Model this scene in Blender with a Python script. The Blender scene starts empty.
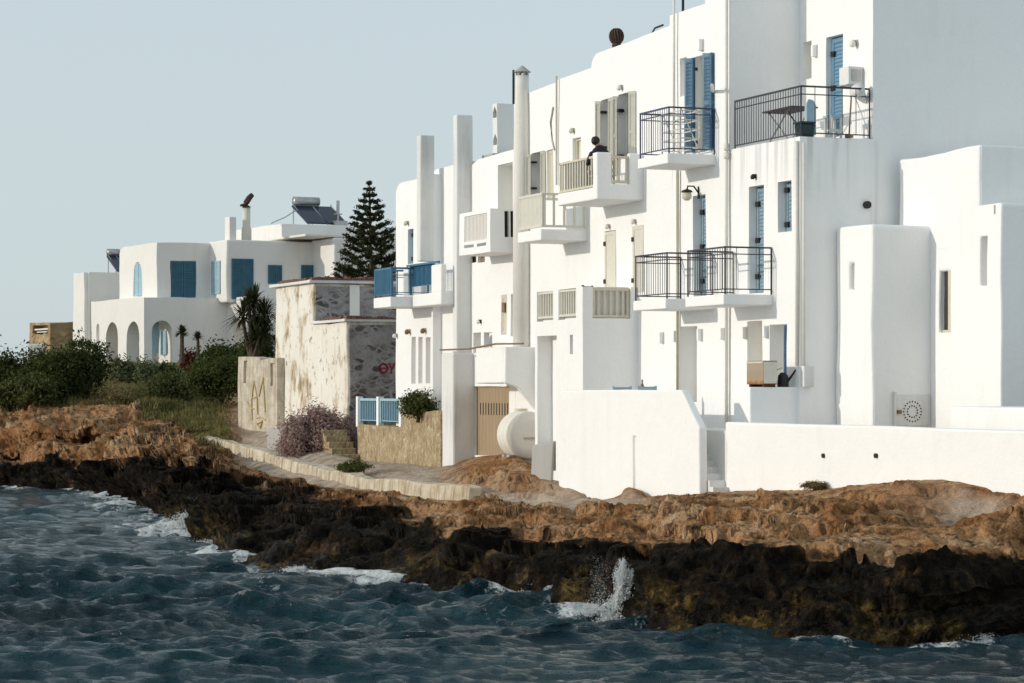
SUN_E = 2.12
SKY_E = 0.15
SKY_DUST = 1.0
SKY_SAT = .55
SKY_MIX = 0.78
SKY_HAZE = (4.1, 4.8, 5.1, 1)
EXPOSURE = 0.0
import bpy, bmesh, math, random
import numpy as np
from mathutils import Vector, Matrix, noise as mnoise

random.seed(7)
scene = bpy.context.scene
COL = scene.collection
F, HC, CX, HY = 2600.0, 3.4, 512.0, 388.0      # focal length in px, eye height above the sea, principal point, horizon row


# ------------------------------------------------------------------ plan frames
class Frame:
    """A street line: s runs along it away from the viewer, t out of it towards the sea, z up."""
    def __init__(self, vpx, px0, Y0):
        u = Vector(((vpx - CX) / F, 1.0)); u.normalize()
        self.u = u; self.n = Vector((-u.y, u.x))
        self.O = Vector(((px0 - CX) / F * Y0, Y0))
        self.ang = math.atan2(u.y, u.x)
    def Y(self, px, t=0.0):
        k = (px - CX) / F
        return (t + self.n.dot(self.O)) / (self.n.x * k + self.n.y)
    def s(self, px, t=0.0):
        Y = self.Y(px, t); k = (px - CX) / F
        return self.u.dot(Vector((k * Y, Y)) - self.O)
    def tt(self, px, s):
        k = (px - CX) / F
        return (k * (self.O.y + s * self.u.y) - self.O.x - s * self.u.x) / (self.n.x - k * self.n.y)
    def Yst(self, s, t): return self.O.y + s * self.u.y + t * self.n.y
    def z(self, px, py, t=0.0): return HC - (py - HY) * self.Y(px, t) / F
    def zst(self, py, s, t): return HC - (py - HY) * self.Yst(s, t) / F
    def world(self, s, t, z):
        p = self.O + self.u * s + self.n * t
        return Vector((p.x, p.y, z))


class WorldFrame:
    ang = 0.0
    def world(self, x, y, z): return Vector((x, y, z))
WF = WorldFrame()


def at(px, py, Y): return Vector(((px - CX) / F * Y, Y, HC - (py - HY) * Y / F))


# ------------------------------------------------------------------ mesh collector
class MB:
    def __init__(self): self.v = []; self.f = []
    def add(self, vs, fs):
        b = len(self.v); self.v += [tuple(p) for p in vs]; self.f += [tuple(b + i for i in f) for f in fs]
    def box(self, a0, a1, b0, b1, c0, c1, M=None):
        a0, a1 = min(a0, a1), max(a0, a1); b0, b1 = min(b0, b1), max(b0, b1); c0, c1 = min(c0, c1), max(c0, c1)
        vs = [Vector(p) for p in ((a0,b0,c0),(a1,b0,c0),(a1,b1,c0),(a0,b1,c0),(a0,b0,c1),(a1,b0,c1),(a1,b1,c1),(a0,b1,c1))]
        if M is not None: vs = [M @ p for p in vs]
        self.add(vs, [(0,3,2,1),(4,5,6,7),(0,1,5,4),(1,2,6,5),(2,3,7,6),(3,0,4,7)])
        return self
    def prism(self, prof, axis, a0, a1):
        """prof: polygon of (p, q); axis 's': (t, z) profile run along s; 't': (s, z) profile run along t; 'z': (s, t) run along z."""
        def P(p, q, a):
            return {'s': (a, p, q), 't': (p, a, q), 'z': (p, q, a)}[axis]
        n = len(prof)
        vs = [P(p, q, a0) for p, q in prof] + [P(p, q, a1) for p, q in prof]
        fs = [tuple(range(n)), tuple(range(2 * n - 1, n - 1, -1))]
        for i in range(n):
            j = (i + 1) % n
            fs.append((i, i + n, j + n, j))
        self.add(vs, fs); return self
    def tube(self, pts, r, n=8, caps=True):
        pts = [Vector(p) for p in pts]
        rs = r if isinstance(r, (list, tuple)) else [r] * len(pts)
        base = len(self.v); ring = []
        for i, p in enumerate(pts):
            d = (pts[min(i + 1, len(pts) - 1)] - pts[max(i - 1, 0)]).normalized()
            a = d.cross(Vector((0, 0, 1)))
            if a.length < 1e-3: a = Vector((1, 0, 0))
            a.normalize(); b = d.cross(a)
            for k in range(n):
                w = 2 * math.pi * k / n
                q = p + (a * math.cos(w) + b * math.sin(w)) * rs[i]
                self.v.append(tuple(q))
        for i in range(len(pts) - 1):
            for k in range(n):
                l = (k + 1) % n
                self.f.append((base + i*n + k, base + i*n + l, base + (i+1)*n + l, base + (i+1)*n + k))
        if caps:
            self.f.append(tuple(base + k for k in range(n - 1, -1, -1)))
            self.f.append(tuple(base + (len(pts)-1)*n + k for k in range(n)))
        return self
    def bar(self, p, q, w=0.012):
        """square bar between two points"""
        return self.tube([p, q], w * 0.72, n=4)
    def ball(self, c, rx, ry, rz, seg=12, ring=8, jit=0.0, rnd=random):
        c = Vector(c); vs = []; fs = []
        for i in range(ring + 1):
            th = math.pi * i / ring
            for k in range(seg):
                ph = 2 * math.pi * k / seg
                j = 1 + jit * (rnd.random() - .5)
                vs.append((c.x + rx*j*math.sin(th)*math.cos(ph), c.y + ry*j*math.sin(th)*math.sin(ph), c.z + rz*j*math.cos(th)))
        for i in range(ring):
            for k in range(seg):
                l = (k + 1) % seg
                fs.append((i*seg+k, (i+1)*seg+k, (i+1)*seg+l, i*seg+l))
        self.add(vs, fs); return self
    def lathe(self, c, prof, seg=20):
        """prof: list of (r, z) from bottom to top, about the vertical through c"""
        c = Vector(c); n = len(prof); vs = []; fs = []
        for r, z in prof:
            for k in range(seg):
                a = 2*math.pi*k/seg
                vs.append((c.x + r*math.cos(a), c.y + r*math.sin(a), c.z + z))
        for i in range(n-1):
            for k in range(seg):
                l = (k+1) % seg
                fs.append((i*seg+k, i*seg+l, (i+1)*seg+l, (i+1)*seg+k))
        fs.append(tuple(range(seg-1, -1, -1))); fs.append(tuple((n-1)*seg+k for k in range(seg)))
        self.add(vs, fs); return self


def raw_mesh(name, mb, off=(0, 0, 0)):
    me = bpy.data.meshes.new(name)
    o = Vector(off)
    me.from_pydata([tuple(Vector(p) - o) for p in mb.v], [], mb.f)
    me.validate(); me.update()
    return me


def fix_normals(me):
    bm = bmesh.new(); bm.from_mesh(me)
    bmesh.ops.remove_doubles(bm, verts=bm.verts, dist=1e-5)
    bmesh.ops.recalc_face_normals(bm, faces=bm.faces)
    bm.to_mesh(me); bm.free()


def setp(o, label=None, cat=None, group=None, kind=None):
    if label: o['label'] = label
    if cat: o['category'] = cat
    if group: o['group'] = group
    if kind: o['kind'] = kind
    return o


class Thing:
    """An Empty at the thing's base; its parts are children built in the frame's (s, t, z)."""
    def __init__(self, name, label, cat, fr, base, group=None):
        self.fr = fr; self.base = Vector(base)
        o = bpy.data.objects.new(name, None); COL.objects.link(o)
        o.empty_display_size = 0.3
        o.location = fr.world(*base); o.rotation_euler = (0, 0, fr.ang)
        setp(o, label, cat, group)
        self.o = o
    def part(self, name, mb, mat, parent=None, smooth=False, bevel=0.0, label=None, fix=True, kind=None):
        me = raw_mesh(name, mb, self.base)
        if fix: fix_normals(me)
        me.materials.append(mat)
        o = bpy.data.objects.new(name, me); COL.objects.link(o)
        o.parent = parent if parent is not None else self.o
        if smooth: me.shade_smooth()
        if bevel:
            m = o.modifiers.new('bevel', 'BEVEL'); m.width = bevel; m.segments = 2; m.limit_method = 'ANGLE'; m.angle_limit = math.radians(40)
        if label: o['label'] = label
        if kind: o['kind'] = kind
        return o
    def solid(self, name, mb, cuts, mat, parent=None, bevel=0.035, wob=0.012, seg=2):
        """closed solids minus the cutter boxes, with soft hand-plastered edges"""
        me = raw_mesh(name, mb, self.base); fix_normals(me)
        o = bpy.data.objects.new(name, me); COL.objects.link(o)
        if cuts and cuts.v:
            cm = raw_mesh('cutter', cuts, self.base); fix_normals(cm)
            c = bpy.data.objects.new('cutter', cm); COL.objects.link(c)
            m = o.modifiers.new('cut', 'BOOLEAN'); m.operation = 'DIFFERENCE'; m.solver = 'EXACT'; m.object = c; m.use_self = True
            dg = bpy.context.evaluated_depsgraph_get()
            nm = bpy.data.meshes.new_from_object(o.evaluated_get(dg))
            o.modifiers.clear(); o.data = nm
            bpy.data.meshes.remove(me)
            bpy.data.objects.remove(c); bpy.data.meshes.remove(cm)
            me = nm
        me.name = name
        bm = bmesh.new(); bm.from_mesh(me)
        bmesh.ops.remove_doubles(bm, verts=bm.verts, dist=1e-4)
        bmesh.ops.dissolve_limit(bm, angle_limit=math.radians(1), verts=bm.verts, edges=bm.edges)
        if bevel:
            es = [e for e in bm.edges if len(e.link_faces) == 2 and e.calc_face_angle(0) > math.radians(30)]
            bmesh.ops.bevel(bm, geom=es, offset=bevel, offset_type='OFFSET', segments=seg, profile=.5, affect='EDGES', clamp_overlap=True)
        if wob:
            for e in list(bm.edges):
                L = e.calc_length()
                if L > 0.7: bmesh.ops.bisect_edges(bm, edges=[e], cuts=min(12, int(L / 0.45)))
            for v in bm.verts:
                p = v.co * 0.55 + self.base
                q = v.co * 1.7 + self.base
                v.co += (mnoise.noise_vector(p) * 1.6 + mnoise.noise_vector(q) * .6) * wob
            bmesh.ops.triangulate(bm, faces=[f for f in bm.faces if len(f.verts) > 4])
        bm.to_mesh(me); bm.free()
        me.materials.clear(); me.materials.append(mat)
        o.parent = parent if parent is not None else self.o
        return o


def mesh_obj(name, verts, faces_flat, nper, mat, parent=None, smooth=False, attrs=None):
    """fast mesh from numpy arrays; every face has nper corners"""
    me = bpy.data.meshes.new(name)
    nf = len(faces_flat) // nper
    me.vertices.add(len(verts)); me.loops.add(len(faces_flat)); me.polygons.add(nf)
    me.vertices.foreach_set('co', np.asarray(verts, dtype=np.float32).ravel())
    me.loops.foreach_set('vertex_index', np.asarray(faces_flat, dtype=np.int32))
    me.polygons.foreach_set('loop_start', np.arange(0, nf * nper, nper, dtype=np.int32))
    if smooth: me.polygons.foreach_set('use_smooth', np.ones(nf, dtype=bool))
    me.update(calc_edges=True); me.validate()
    for k, a in (attrs or {}).items():
        at_ = me.attributes.new(k, 'FLOAT', 'POINT'); at_.data.foreach_set('value', np.asarray(a, dtype=np.float32))
    if mat: me.materials.append(mat)
    o = bpy.data.objects.new(name, me); COL.objects.link(o)
    if parent is not None: o.parent = parent
    return o


# ------------------------------------------------------------------ numpy gradient noise
_rs = np.random.RandomState(11)
_perm = np.concatenate([_rs.permutation(256)] * 3)
_grad = _rs.normal(size=(256, 3)); _grad /= np.linalg.norm(_grad, axis=1)[:, None]
def pnoise(p):
    i = np.floor(p).astype(int); f = p - i; i &= 255
    w = f * f * f * (f * (f * 6 - 15) + 10)
    out = 0
    for dx in (0, 1):
        for dy in (0, 1):
            for dz in (0, 1):
                h = _perm[_perm[_perm[(i[..., 0] + dx) & 255] + ((i[..., 1] + dy) & 255)] + ((i[..., 2] + dz) & 255)]
                g = _grad[h]
                d = (f[..., 0] - dx) * g[..., 0] + (f[..., 1] - dy) * g[..., 1] + (f[..., 2] - dz) * g[..., 2]
                out = out + d * (w[..., 0] if dx else 1 - w[..., 0]) * (w[..., 1] if dy else 1 - w[..., 1]) * (w[..., 2] if dz else 1 - w[..., 2])
    return out * 1.6
def fbm(p, octv=4, gain=.5):
    a, s = 1.0, 0
    for k in range(octv):
        s = s + a * pnoise(p * 2.03 ** k + 17.3 * k); a *= gain
    return s
def ridged(p, octv=4, gain=.5):
    a, s, wsum = 1.0, 0, 0
    for k in range(octv):
        s = s + a * (1 - 2 * np.abs(pnoise(p * 2.07 ** k + 9.1 * k))); wsum += a; a *= gain
    return s / wsum
def smooth(x, a, b):
    t = np.clip((x - a) / (b - a), 0, 1); return t * t * (3 - 2 * t)


# ------------------------------------------------------------------ materials
class Mat:
    def __init__(self, name, rough=.8, spec=.3):
        m = bpy.data.materials.new(name); m.use_nodes = True
        self.m = m; self.nt = m.node_tree; self.b = self.nt.nodes['Principled BSDF']
        self.b.inputs['Roughness'].default_value = rough
        self.b.inputs['Specular IOR Level'].default_value = spec
        self.tc = None
    def n(self, t, **kw):
        nd = self.nt.nodes.new(t)
        for k, v in kw.items(): setattr(nd, k, v)
        return nd
    def l(self, a, b): self.nt.links.new(a, b)
    def coord(self, scale=(1, 1, 1), world=True):
        if world: g = self.n('ShaderNodeNewGeometry').outputs['Position']
        else: g = self.n('ShaderNodeTexCoord').outputs['Object']
        mp = self.n('ShaderNodeMapping'); mp.inputs['Scale'].default_value = scale
        self.l(g, mp.inputs['Vector']); return mp.outputs['Vector']
    def noise(self, sc, detail=4, rough=.55, scale=(1, 1, 1), world=True, dist=0):
        t = self.n('ShaderNodeTexNoise'); t.inputs['Scale'].default_value = sc; t.inputs['Detail'].default_value = detail
        t.inputs['Roughness'].default_value = rough; t.inputs['Distortion'].default_value = dist
        self.l(self.coord(scale, world), t.inputs['Vector']); return t.outputs['Fac']
    def ramp(self, fac, stops):
        r = self.n('ShaderNodeValToRGB'); e = r.color_ramp.elements
        while len(e) < len(stops): e.new(.5)
        for el, (p, c) in zip(e, stops):
            el.position = p; el.color = (c[0], c[1], c[2], 1) if not isinstance(c, (int, float)) else (c, c, c, 1)
        self.l(fac, r.inputs['Fac']); return r.outputs['Color']
    def mix(self, fac, a, b, mode='MIX'):
        x = self.n('ShaderNodeMix', data_type='RGBA', blend_type=mode)
        for s, v in ((0, fac), (6, a), (7, b)):
            if isinstance(v, bpy.types.NodeSocket): self.l(v, x.inputs[s])
            elif s == 0: x.inputs[0].default_value = v
            else: x.inputs[s].default_value = (*v, 1)
        return x.outputs[2]
    def math(self, op, a, b=0.0):
        x = self.n('ShaderNodeMath', operation=op)
        for i, v in enumerate((a, b)):
            if isinstance(v, bpy.types.NodeSocket): self.l(v, x.inputs[i])
            else: x.inputs[i].default_value = v
        return x.outputs[0]
    def color(self, c):
        if isinstance(c, bpy.types.NodeSocket): self.l(c, self.b.inputs['Base Color'])
        else: self.b.inputs['Base Color'].default_value = (*c, 1)
        return self
    def bump(self, h, strength=.3, dist=.05, prev=None):
        x = self.n('ShaderNodeBump'); x.inputs['Strength'].default_value = strength; x.inputs['Distance'].default_value = dist
        self.l(h, x.inputs['Height'])
        if prev is not None: self.l(prev, x.inputs['Normal'])
        self.l(x.outputs['Normal'], self.b.inputs['Normal']); return x.outputs['Normal']


def plaster(name, c, stain=(.62, .57, .50), amount=.2, rough=.85):
    m = Mat(name, rough, .2)
    broad = m.noise(.45, 5, .6)
    streak = m.noise(1.0, 5, .65, scale=(3.2, 3.2, .28))
    f = m.ramp(m.math('MULTIPLY', broad, streak), [(.26, 0), (.52, 1)])
    f2 = m.math('MULTIPLY', f, amount)
    col = m.mix(f2, c, stain)
    fine = m.noise(9, 4, .6)
    col = m.mix(m.ramp(fine, [(.35, 0), (.75, .10)]), col, (c[0]*.86, c[1]*.85, c[2]*.82))
    m.color(col)
    n1 = m.bump(m.noise(1.3, 4, .55, dist=.5), .5, .07)
    m.bump(m.noise(17, 4, .65), .4, .016, n1)
    return m.m


def paint(name, c, rough=.5, var=.25, sc=6, metal=0.0, stretch=(1, 1, 1), dark=None):
    m = Mat(name, rough, .4)
    m.b.inputs['Metallic'].default_value = metal
    d = dark or tuple(x * .6 for x in c)
    m.color(m.mix(m.math('MULTIPLY', m.ramp(m.noise(sc, 5, .65, stretch), [(.4, 0), (.7, 1)]), var * 2), c, d))
    m.bump(m.noise(sc * 5, 3), .15, .01)
    return m.m


def foliage(name, cols, transl=.25, rough=.7):
    m = Mat(name, rough, .08)
    g = m.n('ShaderNodeObjectInfo')
    f = m.noise(3.5, 3, .6)
    f2 = m.noise(27, 2, .5)
    c = m.ramp(m.math('ADD', m.math('MULTIPLY', f, .65), m.math('MULTIPLY', f2, .35)), [(p, c) for p, c in zip(np.linspace(.3, .68, len(cols)), cols)])
    m.color(c)
    tr = m.n('ShaderNodeBsdfTranslucent'); m.l(c, tr.inputs['Color'])
    ms = m.n('ShaderNodeMixShader'); ms.inputs[0].default_value = transl
    m.l(m.b.outputs[0], ms.inputs[1]); m.l(tr.outputs[0], ms.inputs[2])
    m.l(ms.outputs[0], m.nt.nodes['Material Output'].inputs['Surface'])
    return m.m

M = {}
M['white'] = plaster('white_plaster', (.87, .865, .855))
M['white_warm'] = plaster('white_plaster_weathered', (.76, .73, .68), (.42, .35, .27), .5)
M['white_grey'] = plaster('white_plaster_aged', (.74, .735, .72), (.40, .36, .32), .7)
M['villa'] = plaster('villa_plaster', (.77, .75, .725), (.5, .46, .4), .3)
M['cream'] = paint('cream_paint', (.62, .57, .45), .55, .12)
M['cream_pale'] = paint('pale_cream_paint', (.68, .65, .56), .55, .1)
M['blue'] = paint('blue_paint', (.17, .315, .44), .5, .2, 5)
M['blue_light'] = paint('light_blue_paint', (.27, .42, .54), .55, .2, 5)
M['dark_table'] = paint('dark_table_wood', (.075, .06, .05), .7, .3)
M['slat_backing'] = paint('brown_grey_backing', (.36, .31, .275), .85, .3, 9)
M['blue_grey'] = paint('grey_blue_paint', (.25, .35, .42), .55, .2, 5)  # greyer, paler blue for the recessed doors and window
M['blue_deep'] = paint('deep_blue_paint_and_shade', (.055, .14, .25), .45, .2, 5)  # door frames, and the rear shutter leaves with their shadow painted in
M['blue_villa_shade'] = paint('villa_blue_in_shade', (.035, .125, .185), .55, .3, 3)  # villa shutter blue, darkened in the colour for faces turned from the sun
M['blue_pale'] = paint('pale_blue_paint', (.36, .52, .60), .5, .15, 5)
M['blue_rail'] = paint('sea_blue_paint', (.045, .165, .275), .45, .2, 5)
M['rail_dark'] = paint('dark_violet_metal', (.035, .03, .045), .45, .2)
M['rail_blue'] = paint('dark_blue_metal', (.03, .045, .11), .45, .2)
M['black'] = paint('black_metal', (.012, .012, .013), .5, .3)
M['rust'] = paint('rusty_metal', (.07, .035, .022), .8, .5, 14, dark=(.03, .02, .015))
M['brown_wood'] = paint('brown_garage_paint', (.36, .265, .165), .7, .25, 2, stretch=(5, 5, .6), dark=(.27, .19, .11))
M['dark_in'] = paint('dark_interior', (.05, .045, .04), .9, .3)
M['grey_conc'] = plaster('grey_concrete', (.40, .39, .37), (.26, .24, .22), .6)
M['pipe'] = paint('white_pipe', (.74, .72, .66), .5, .1)
M['pipe_tan'] = paint('aged_pipe', (.50, .46, .38), .6, .2)
M['lamp'] = paint('lamp_glass', (.75, .73, .68), .3, .05)
M['wood'] = paint('weathered_wood', (.25, .17, .10), .75, .4, 8)
M['steel'] = paint('dull_steel', (.45, .45, .45), .35, .3, 6, metal=.8)
M['tank_white'] = plaster('tank_plastic', (.76, .73, .66), (.5, .42, .32), .35)
g = Mat('window_glass', .08, .6); g.color((.03, .04, .05)); M['glass'] = g.m
# ------------------------------------------------------------------ camera, sky, sun
cam = bpy.data.cameras.new('camera'); camo = bpy.data.objects.new('camera', cam); COL.objects.link(camo)
cam.sensor_width = 36; cam.lens = 36 * F / 1024; cam.clip_start = .5; cam.clip_end = 20000
camo.location = (0, 0, HC); camo.rotation_euler = (math.radians(90), 0, 0)
cam.shift_y = (HY - 341.5) / 1024
scene.camera = camo

FR = Frame(-480, 735, 53)                 # the row of houses along the shore
SUN_EL = math.radians(14)
sh = FR.n + FR.u * .17; sh.normalize()
SD = Vector((sh.x * math.cos(SUN_EL), sh.y * math.cos(SUN_EL), math.sin(SUN_EL)))
sun = bpy.data.lights.new('sun', 'SUN'); suno = bpy.data.objects.new('sun', sun); COL.objects.link(suno)
sun.energy = SUN_E; sun.angle = math.radians(.55); sun.color = (1.0, .92, .80)
suno.rotation_euler = SD.to_track_quat('Z', 'Y').to_euler()
suno.location = (-60, 0, 60)

w = bpy.data.worlds.new('World'); scene.world = w; w.use_nodes = True
nt = w.node_tree; bg = nt.nodes['Background']
sky = nt.nodes.new('ShaderNodeTexSky'); sky.sky_type = 'NISHITA'; sky.sun_disc = False
sky.sun_elevation = SUN_EL; sky.sun_rotation = math.atan2(SD.x, SD.y)
sky.air_density = 1.0; sky.dust_density = SKY_DUST; sky.ozone_density = 1.6
hs = nt.nodes.new('ShaderNodeHueSaturation'); hs.inputs['Saturation'].default_value = SKY_SAT; hs.inputs['Value'].default_value = 1
mx = nt.nodes.new('ShaderNodeMix'); mx.data_type = 'RGBA'; mx.inputs[0].default_value = SKY_MIX
mx.inputs[7].default_value = SKY_HAZE
nt.links.new(sky.outputs[0], hs.inputs['Color']); nt.links.new(hs.outputs[0], mx.inputs[6]); nt.links.new(mx.outputs[2], bg.inputs['Color'])
bg.inputs['Strength'].default_value = SKY_E
scene.view_settings.view_transform = 'Standard'; scene.view_settings.look = 'None'
scene.view_settings.exposure = EXPOSURE; scene.view_settings.gamma = 1
scene.cycles.max_bounces = 9; scene.cycles.diffuse_bounces = 6; scene.cycles.glossy_bounces = 3
scene.cycles.transmission_bounces = 3; scene.cycles.transparent_max_bounces = 6
scene.cycles.use_denoising = True
scene.cycles.caustics_reflective = False; scene.cycles.caustics_refractive = False

# ------------------------------------------------------------------ rocky shore (one sheet)
# columns (px): shore row, dark ledge (row, depth), shelf (row, depth), foot of walls (row, depth), ground behind (row, depth)
T_COLS = [
 (-330, 487, (471, 95), (418, 101), (386, 110), (362, 142)),
 (0,    487, (470, 93), (428, 98),  (388, 107), (364, 140)),
 (60,   489, (468, 91), (424, 96.5),  (388, 105), (364, 139)),
 (120,  497, (468, 86), (416, 95),  (390, 103), (364, 138)),
 (160,  512, (470, 81), (426, 91),  (398, 100), (363, 136)),
 (200,  534, (470, 74), (456, 81.5),  (416, 92),  (362, 128)),
 (240,  566, (478, 70), (463, 77.5),(434, 85),  (372, 112)),
 (300,  576, (496, 64), (483, 71),  (446, 76.5),(437, 80)),
 (360,  583, (506, 59), (489, 65.5),  (463, 70.5),(460, 76)),
 (440,  589, (522, 51), (496, 61.0),(467, 67),  (464, 72)),
 (480,  595, (530, 48), (497, 59),  (457, 65),  (457, 69)),
 (520,  602, (538, 45.5),(502, 57), (456, 62.0),(454, 67)),
 (552,  606, (533, 44.6),(503, 54), (478, 58.5),(476, 64)),
 (600,  613, (528, 43.5),(505, 50), (496, 53.6),(494, 60)),
 (660,  629, (538, 40), (503, 46.5),(489, 51.2),(487, 56)),
 (720,  634, (547, 38.6),(500, 44.7),(488, 49.2),(486, 54)),
 (780,  641, (553, 37.5),(503, 42.3),(487, 46.9),(486, 50)),
 (840,  643, (562, 37.0),(510, 41), (482, 45.0),(481, 48)),
 (900,  645, (567, 36.6),(518, 39.7),(475, 43.1),(474, 46)),
 (960,  641, (561, 37.0),(518, 39.3),(476, 41.3),(475, 45)),
 (1024, 635, (554, 37.6),(520, 38.7),(489, 39.75),(488, 44)),
 (1330, 640, (560, 34.0),(528, 33.6),(500, 33.0),(499, 38)),
]
tp = np.array([c[0] for c in T_COLS], float)
def col(i, j=None): return np.array([(c[i] if j is None else c[i][j]) for c in T_COLS], float)
def gsm(a, k=13):
    w_ = np.exp(-np.linspace(-2, 2, 2*k+1)**2); w_ /= w_.sum()
    return np.convolve(np.pad(a, k, mode='edge'), w_, 'valid')
pxu = np.arange(-300, 1301, 1.0)
pxs = np.concatenate([np.arange(-300, 135, 1.4), np.arange(135, 262, .32), np.arange(262, 1301, 1.15)])
def line(i, j): return np.interp(pxs, pxu, gsm(np.interp(pxu, tp, col(i, j))))
wrow = np.interp(pxs, pxu, gsm(np.interp(pxu, tp, col(1)), 12))
Yw = HC * F / (wrow - HY)
kx = (pxs - CX) / F
def zrow(r, Y): return HC - (r - HY) * Y / F
L = []                                                     # (Y, z) of the profile's knots
L.append((Yw * .86, np.full_like(Yw, -1.5)))
L.append((Yw, np.full_like(Yw, -.12)))
Yc, Rc = line(2, 1), line(2, 0); zc = zrow(Rc, Yc)
L.append((Yw + (Yc - Yw) * .34, zc * .66))
L.append((Yc, zc))
Yt, Rt = line(3, 1), line(3, 0); L.append((Yt, zrow(Rt, Yt)))
Yb, Rb = line(4, 1), line(4, 0); L.append((Yb, zrow(Rb, Yb)))
Yg, Rg = line(5, 1), line(5, 0); L.append((Yg, zrow(Rg, Yg)))
L.append((Yg + 60, zrow(Rg, Yg) * .9 + .4))
L.append((Yg + 900, zrow(Rg, Yg) * .3 - 3))
NSEG = [14, 84, 74, 96, 56, 30, 8, 4]
rowsY, rowsZ, vpar = [], [], []
for i, n in enumerate(NSEG):
    for q in range(n):
        a = q / n
        rowsY.append(L[i][0] * (1 - a) + L[i+1][0] * a); rowsZ.append(L[i][1] * (1 - a) + L[i+1][1] * a); vpar.append(i + a)
rowsY.append(L[-1][0]); rowsZ.append(L[-1][1]); vpar.append(len(NSEG))
GY, GZ = np.array(rowsY), np.array(rowsZ); V = np.array(vpar)[:, None] + 0 * GY
k_ = 3
for _ in range(2):                                         # soften the knots
    GZ[k_:-40] = (GZ[k_-3:-43] + GZ[k_:-40] * 2 + GZ[k_+3:-37]) / 4
GX = GY * kx[None, :]
P = np.stack([GX, GY, GZ], -1)
dU = np.gradient(P, axis=1); dV = np.gradient(P, axis=0)
N = np.cross(dU, dV); N /= np.linalg.norm(N, axis=-1)[..., None]
N[N[..., 2] < 0] *= -1
# how rough: full on the ledge and the slope, gentle on the path, calm behind the houses
PXG = np.broadcast_to(pxs[None, :], GY.shape)
amp = np.interp(V, [0, 1, 1.3, 2, 3, 3.5, 4, 4.6, 5, 6, 8], [.5, .45, .9, 1.1, 1, 1, .75, .7, .12, .1, .0])
path = np.exp(-((PXG - 598) / 48) ** 2) * smooth(V, 3.7, 4.05) * (1 - smooth(V, 4.75, 4.95)) + .85 * np.exp(-((PXG - 545) / 85) ** 4) * np.exp(-((V - 4.12) / .22) ** 2) + .8 * np.exp(-((PXG - 975) / 42) ** 2) * smooth(V, 3.7, 4.1) * (1 - smooth(V, 4.5, 4.9))
path += smooth(PXG, 225, 260) * (1 - smooth(PXG, 420, 475)) * smooth(V, 3.95, 4.05)
amp = amp * (1 - .82 * np.clip(path, 0, 1))
leftslope = 1 - smooth(PXG, 215, 250)
amp = np.where(V > 4.3, amp * (1 - .3 * leftslope), amp)
Q = P * np.array([1, 1, 1.0])
far = 1 + .9 * leftslope                                   # bigger forms on the far slope
warp = np.stack([fbm(Q * .5 + 3, 2), fbm(Q * .5 + 31, 2), fbm(Q * .5 + 57, 2)], -1)
Qw = Q + warp * .7
big = ridged(Qw * .30 * np.array([1, .8, 1]), 3)
mid = ridged(Qw * .95, 4, .55)
fine = ridged(Qw * 3.1, 3, .6)
grit = fbm(Q * 9.5, 2)
strata = pnoise(np.stack([Q[..., 0] * .25, Q[..., 1] * .25, Q[..., 2] * 5.0 + fbm(Q * .6, 2) * 1.2], -1))
mid2 = ridged(Qw * 1.9 + 60, 2)
pits = np.clip(ridged(Qw * 5.2 + 21, 2) - .1, -.6, 1)
kz = np.exp(-((V - 4) / .5) ** 2) * smooth(PXG, 185, 205) * (1 - smooth(PXG, 455, 490))
amp = amp * (1 - .65 * kz)
D = amp * (far * .46 * (big - .25) + (.18 + .30 * leftslope) * (mid - .2) - .12 * (mid2 - .2) - .055 * (fine - .15) - .03 * (pits - .1) + .02 * grit + (.12 + .12 * leftslope) * strata)
# crevices and knobs along the dark ledge
D += np.exp(-((V - 2.2) / .55) ** 2) * (.36 * ridged(Qw * .55 + 40, 2) - .08) * (PXG > 215)
# the far slope's overhang and its cave
cave = np.exp(-((PXG - 92) / 36) ** 2 - ((V - 3.45) / .16) ** 2)
lip = np.exp(-((PXG - 60) / 55) ** 2 - ((V - 3.78) / .15) ** 2)
cave2 = np.exp(-((PXG - 2) / 22) ** 2 - ((V - 3.15) / .2) ** 2)
# hummocks in front of the white walls
hum = lambda x, sx, v, sv, h: h * np.exp(-((PXG - x) / sx) ** 2 - ((V - v) / sv) ** 2)
Hm = hum(564, 13, 4.85, .22, .20) + hum(630, 12, 4.95, .2, .20) + hum(770, 45, 4.0, .35, .20) + hum(690, 40, 3.9, .3, .14) + hum(870, 55, 3.6, .35, .30) \
   + hum(940, 26, 4.9, .25, .05) + hum(1015, 40, 3.8, .3, .25) + hum(500, 22, 4.62, .2, .16) + hum(545, 12, 4.6, .22, .2) + hum(508, 16, 4.95, .18, .20) + hum(900, 40, 4.55, .2, .10) - hum(975, 45, 4.25, .3, .16)
P = P + N * D[..., None]
P[..., 2] += Hm + lip * .25 - .10 * smooth(V, 3.5, 4.2) * (1 - smooth(V, 5, 5.4)) * (1 - leftslope)
P[..., 1] += cave * 2.6 + cave2 * 2.2 - lip * 1.4
P[..., 2] -= cave * .25
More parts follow.
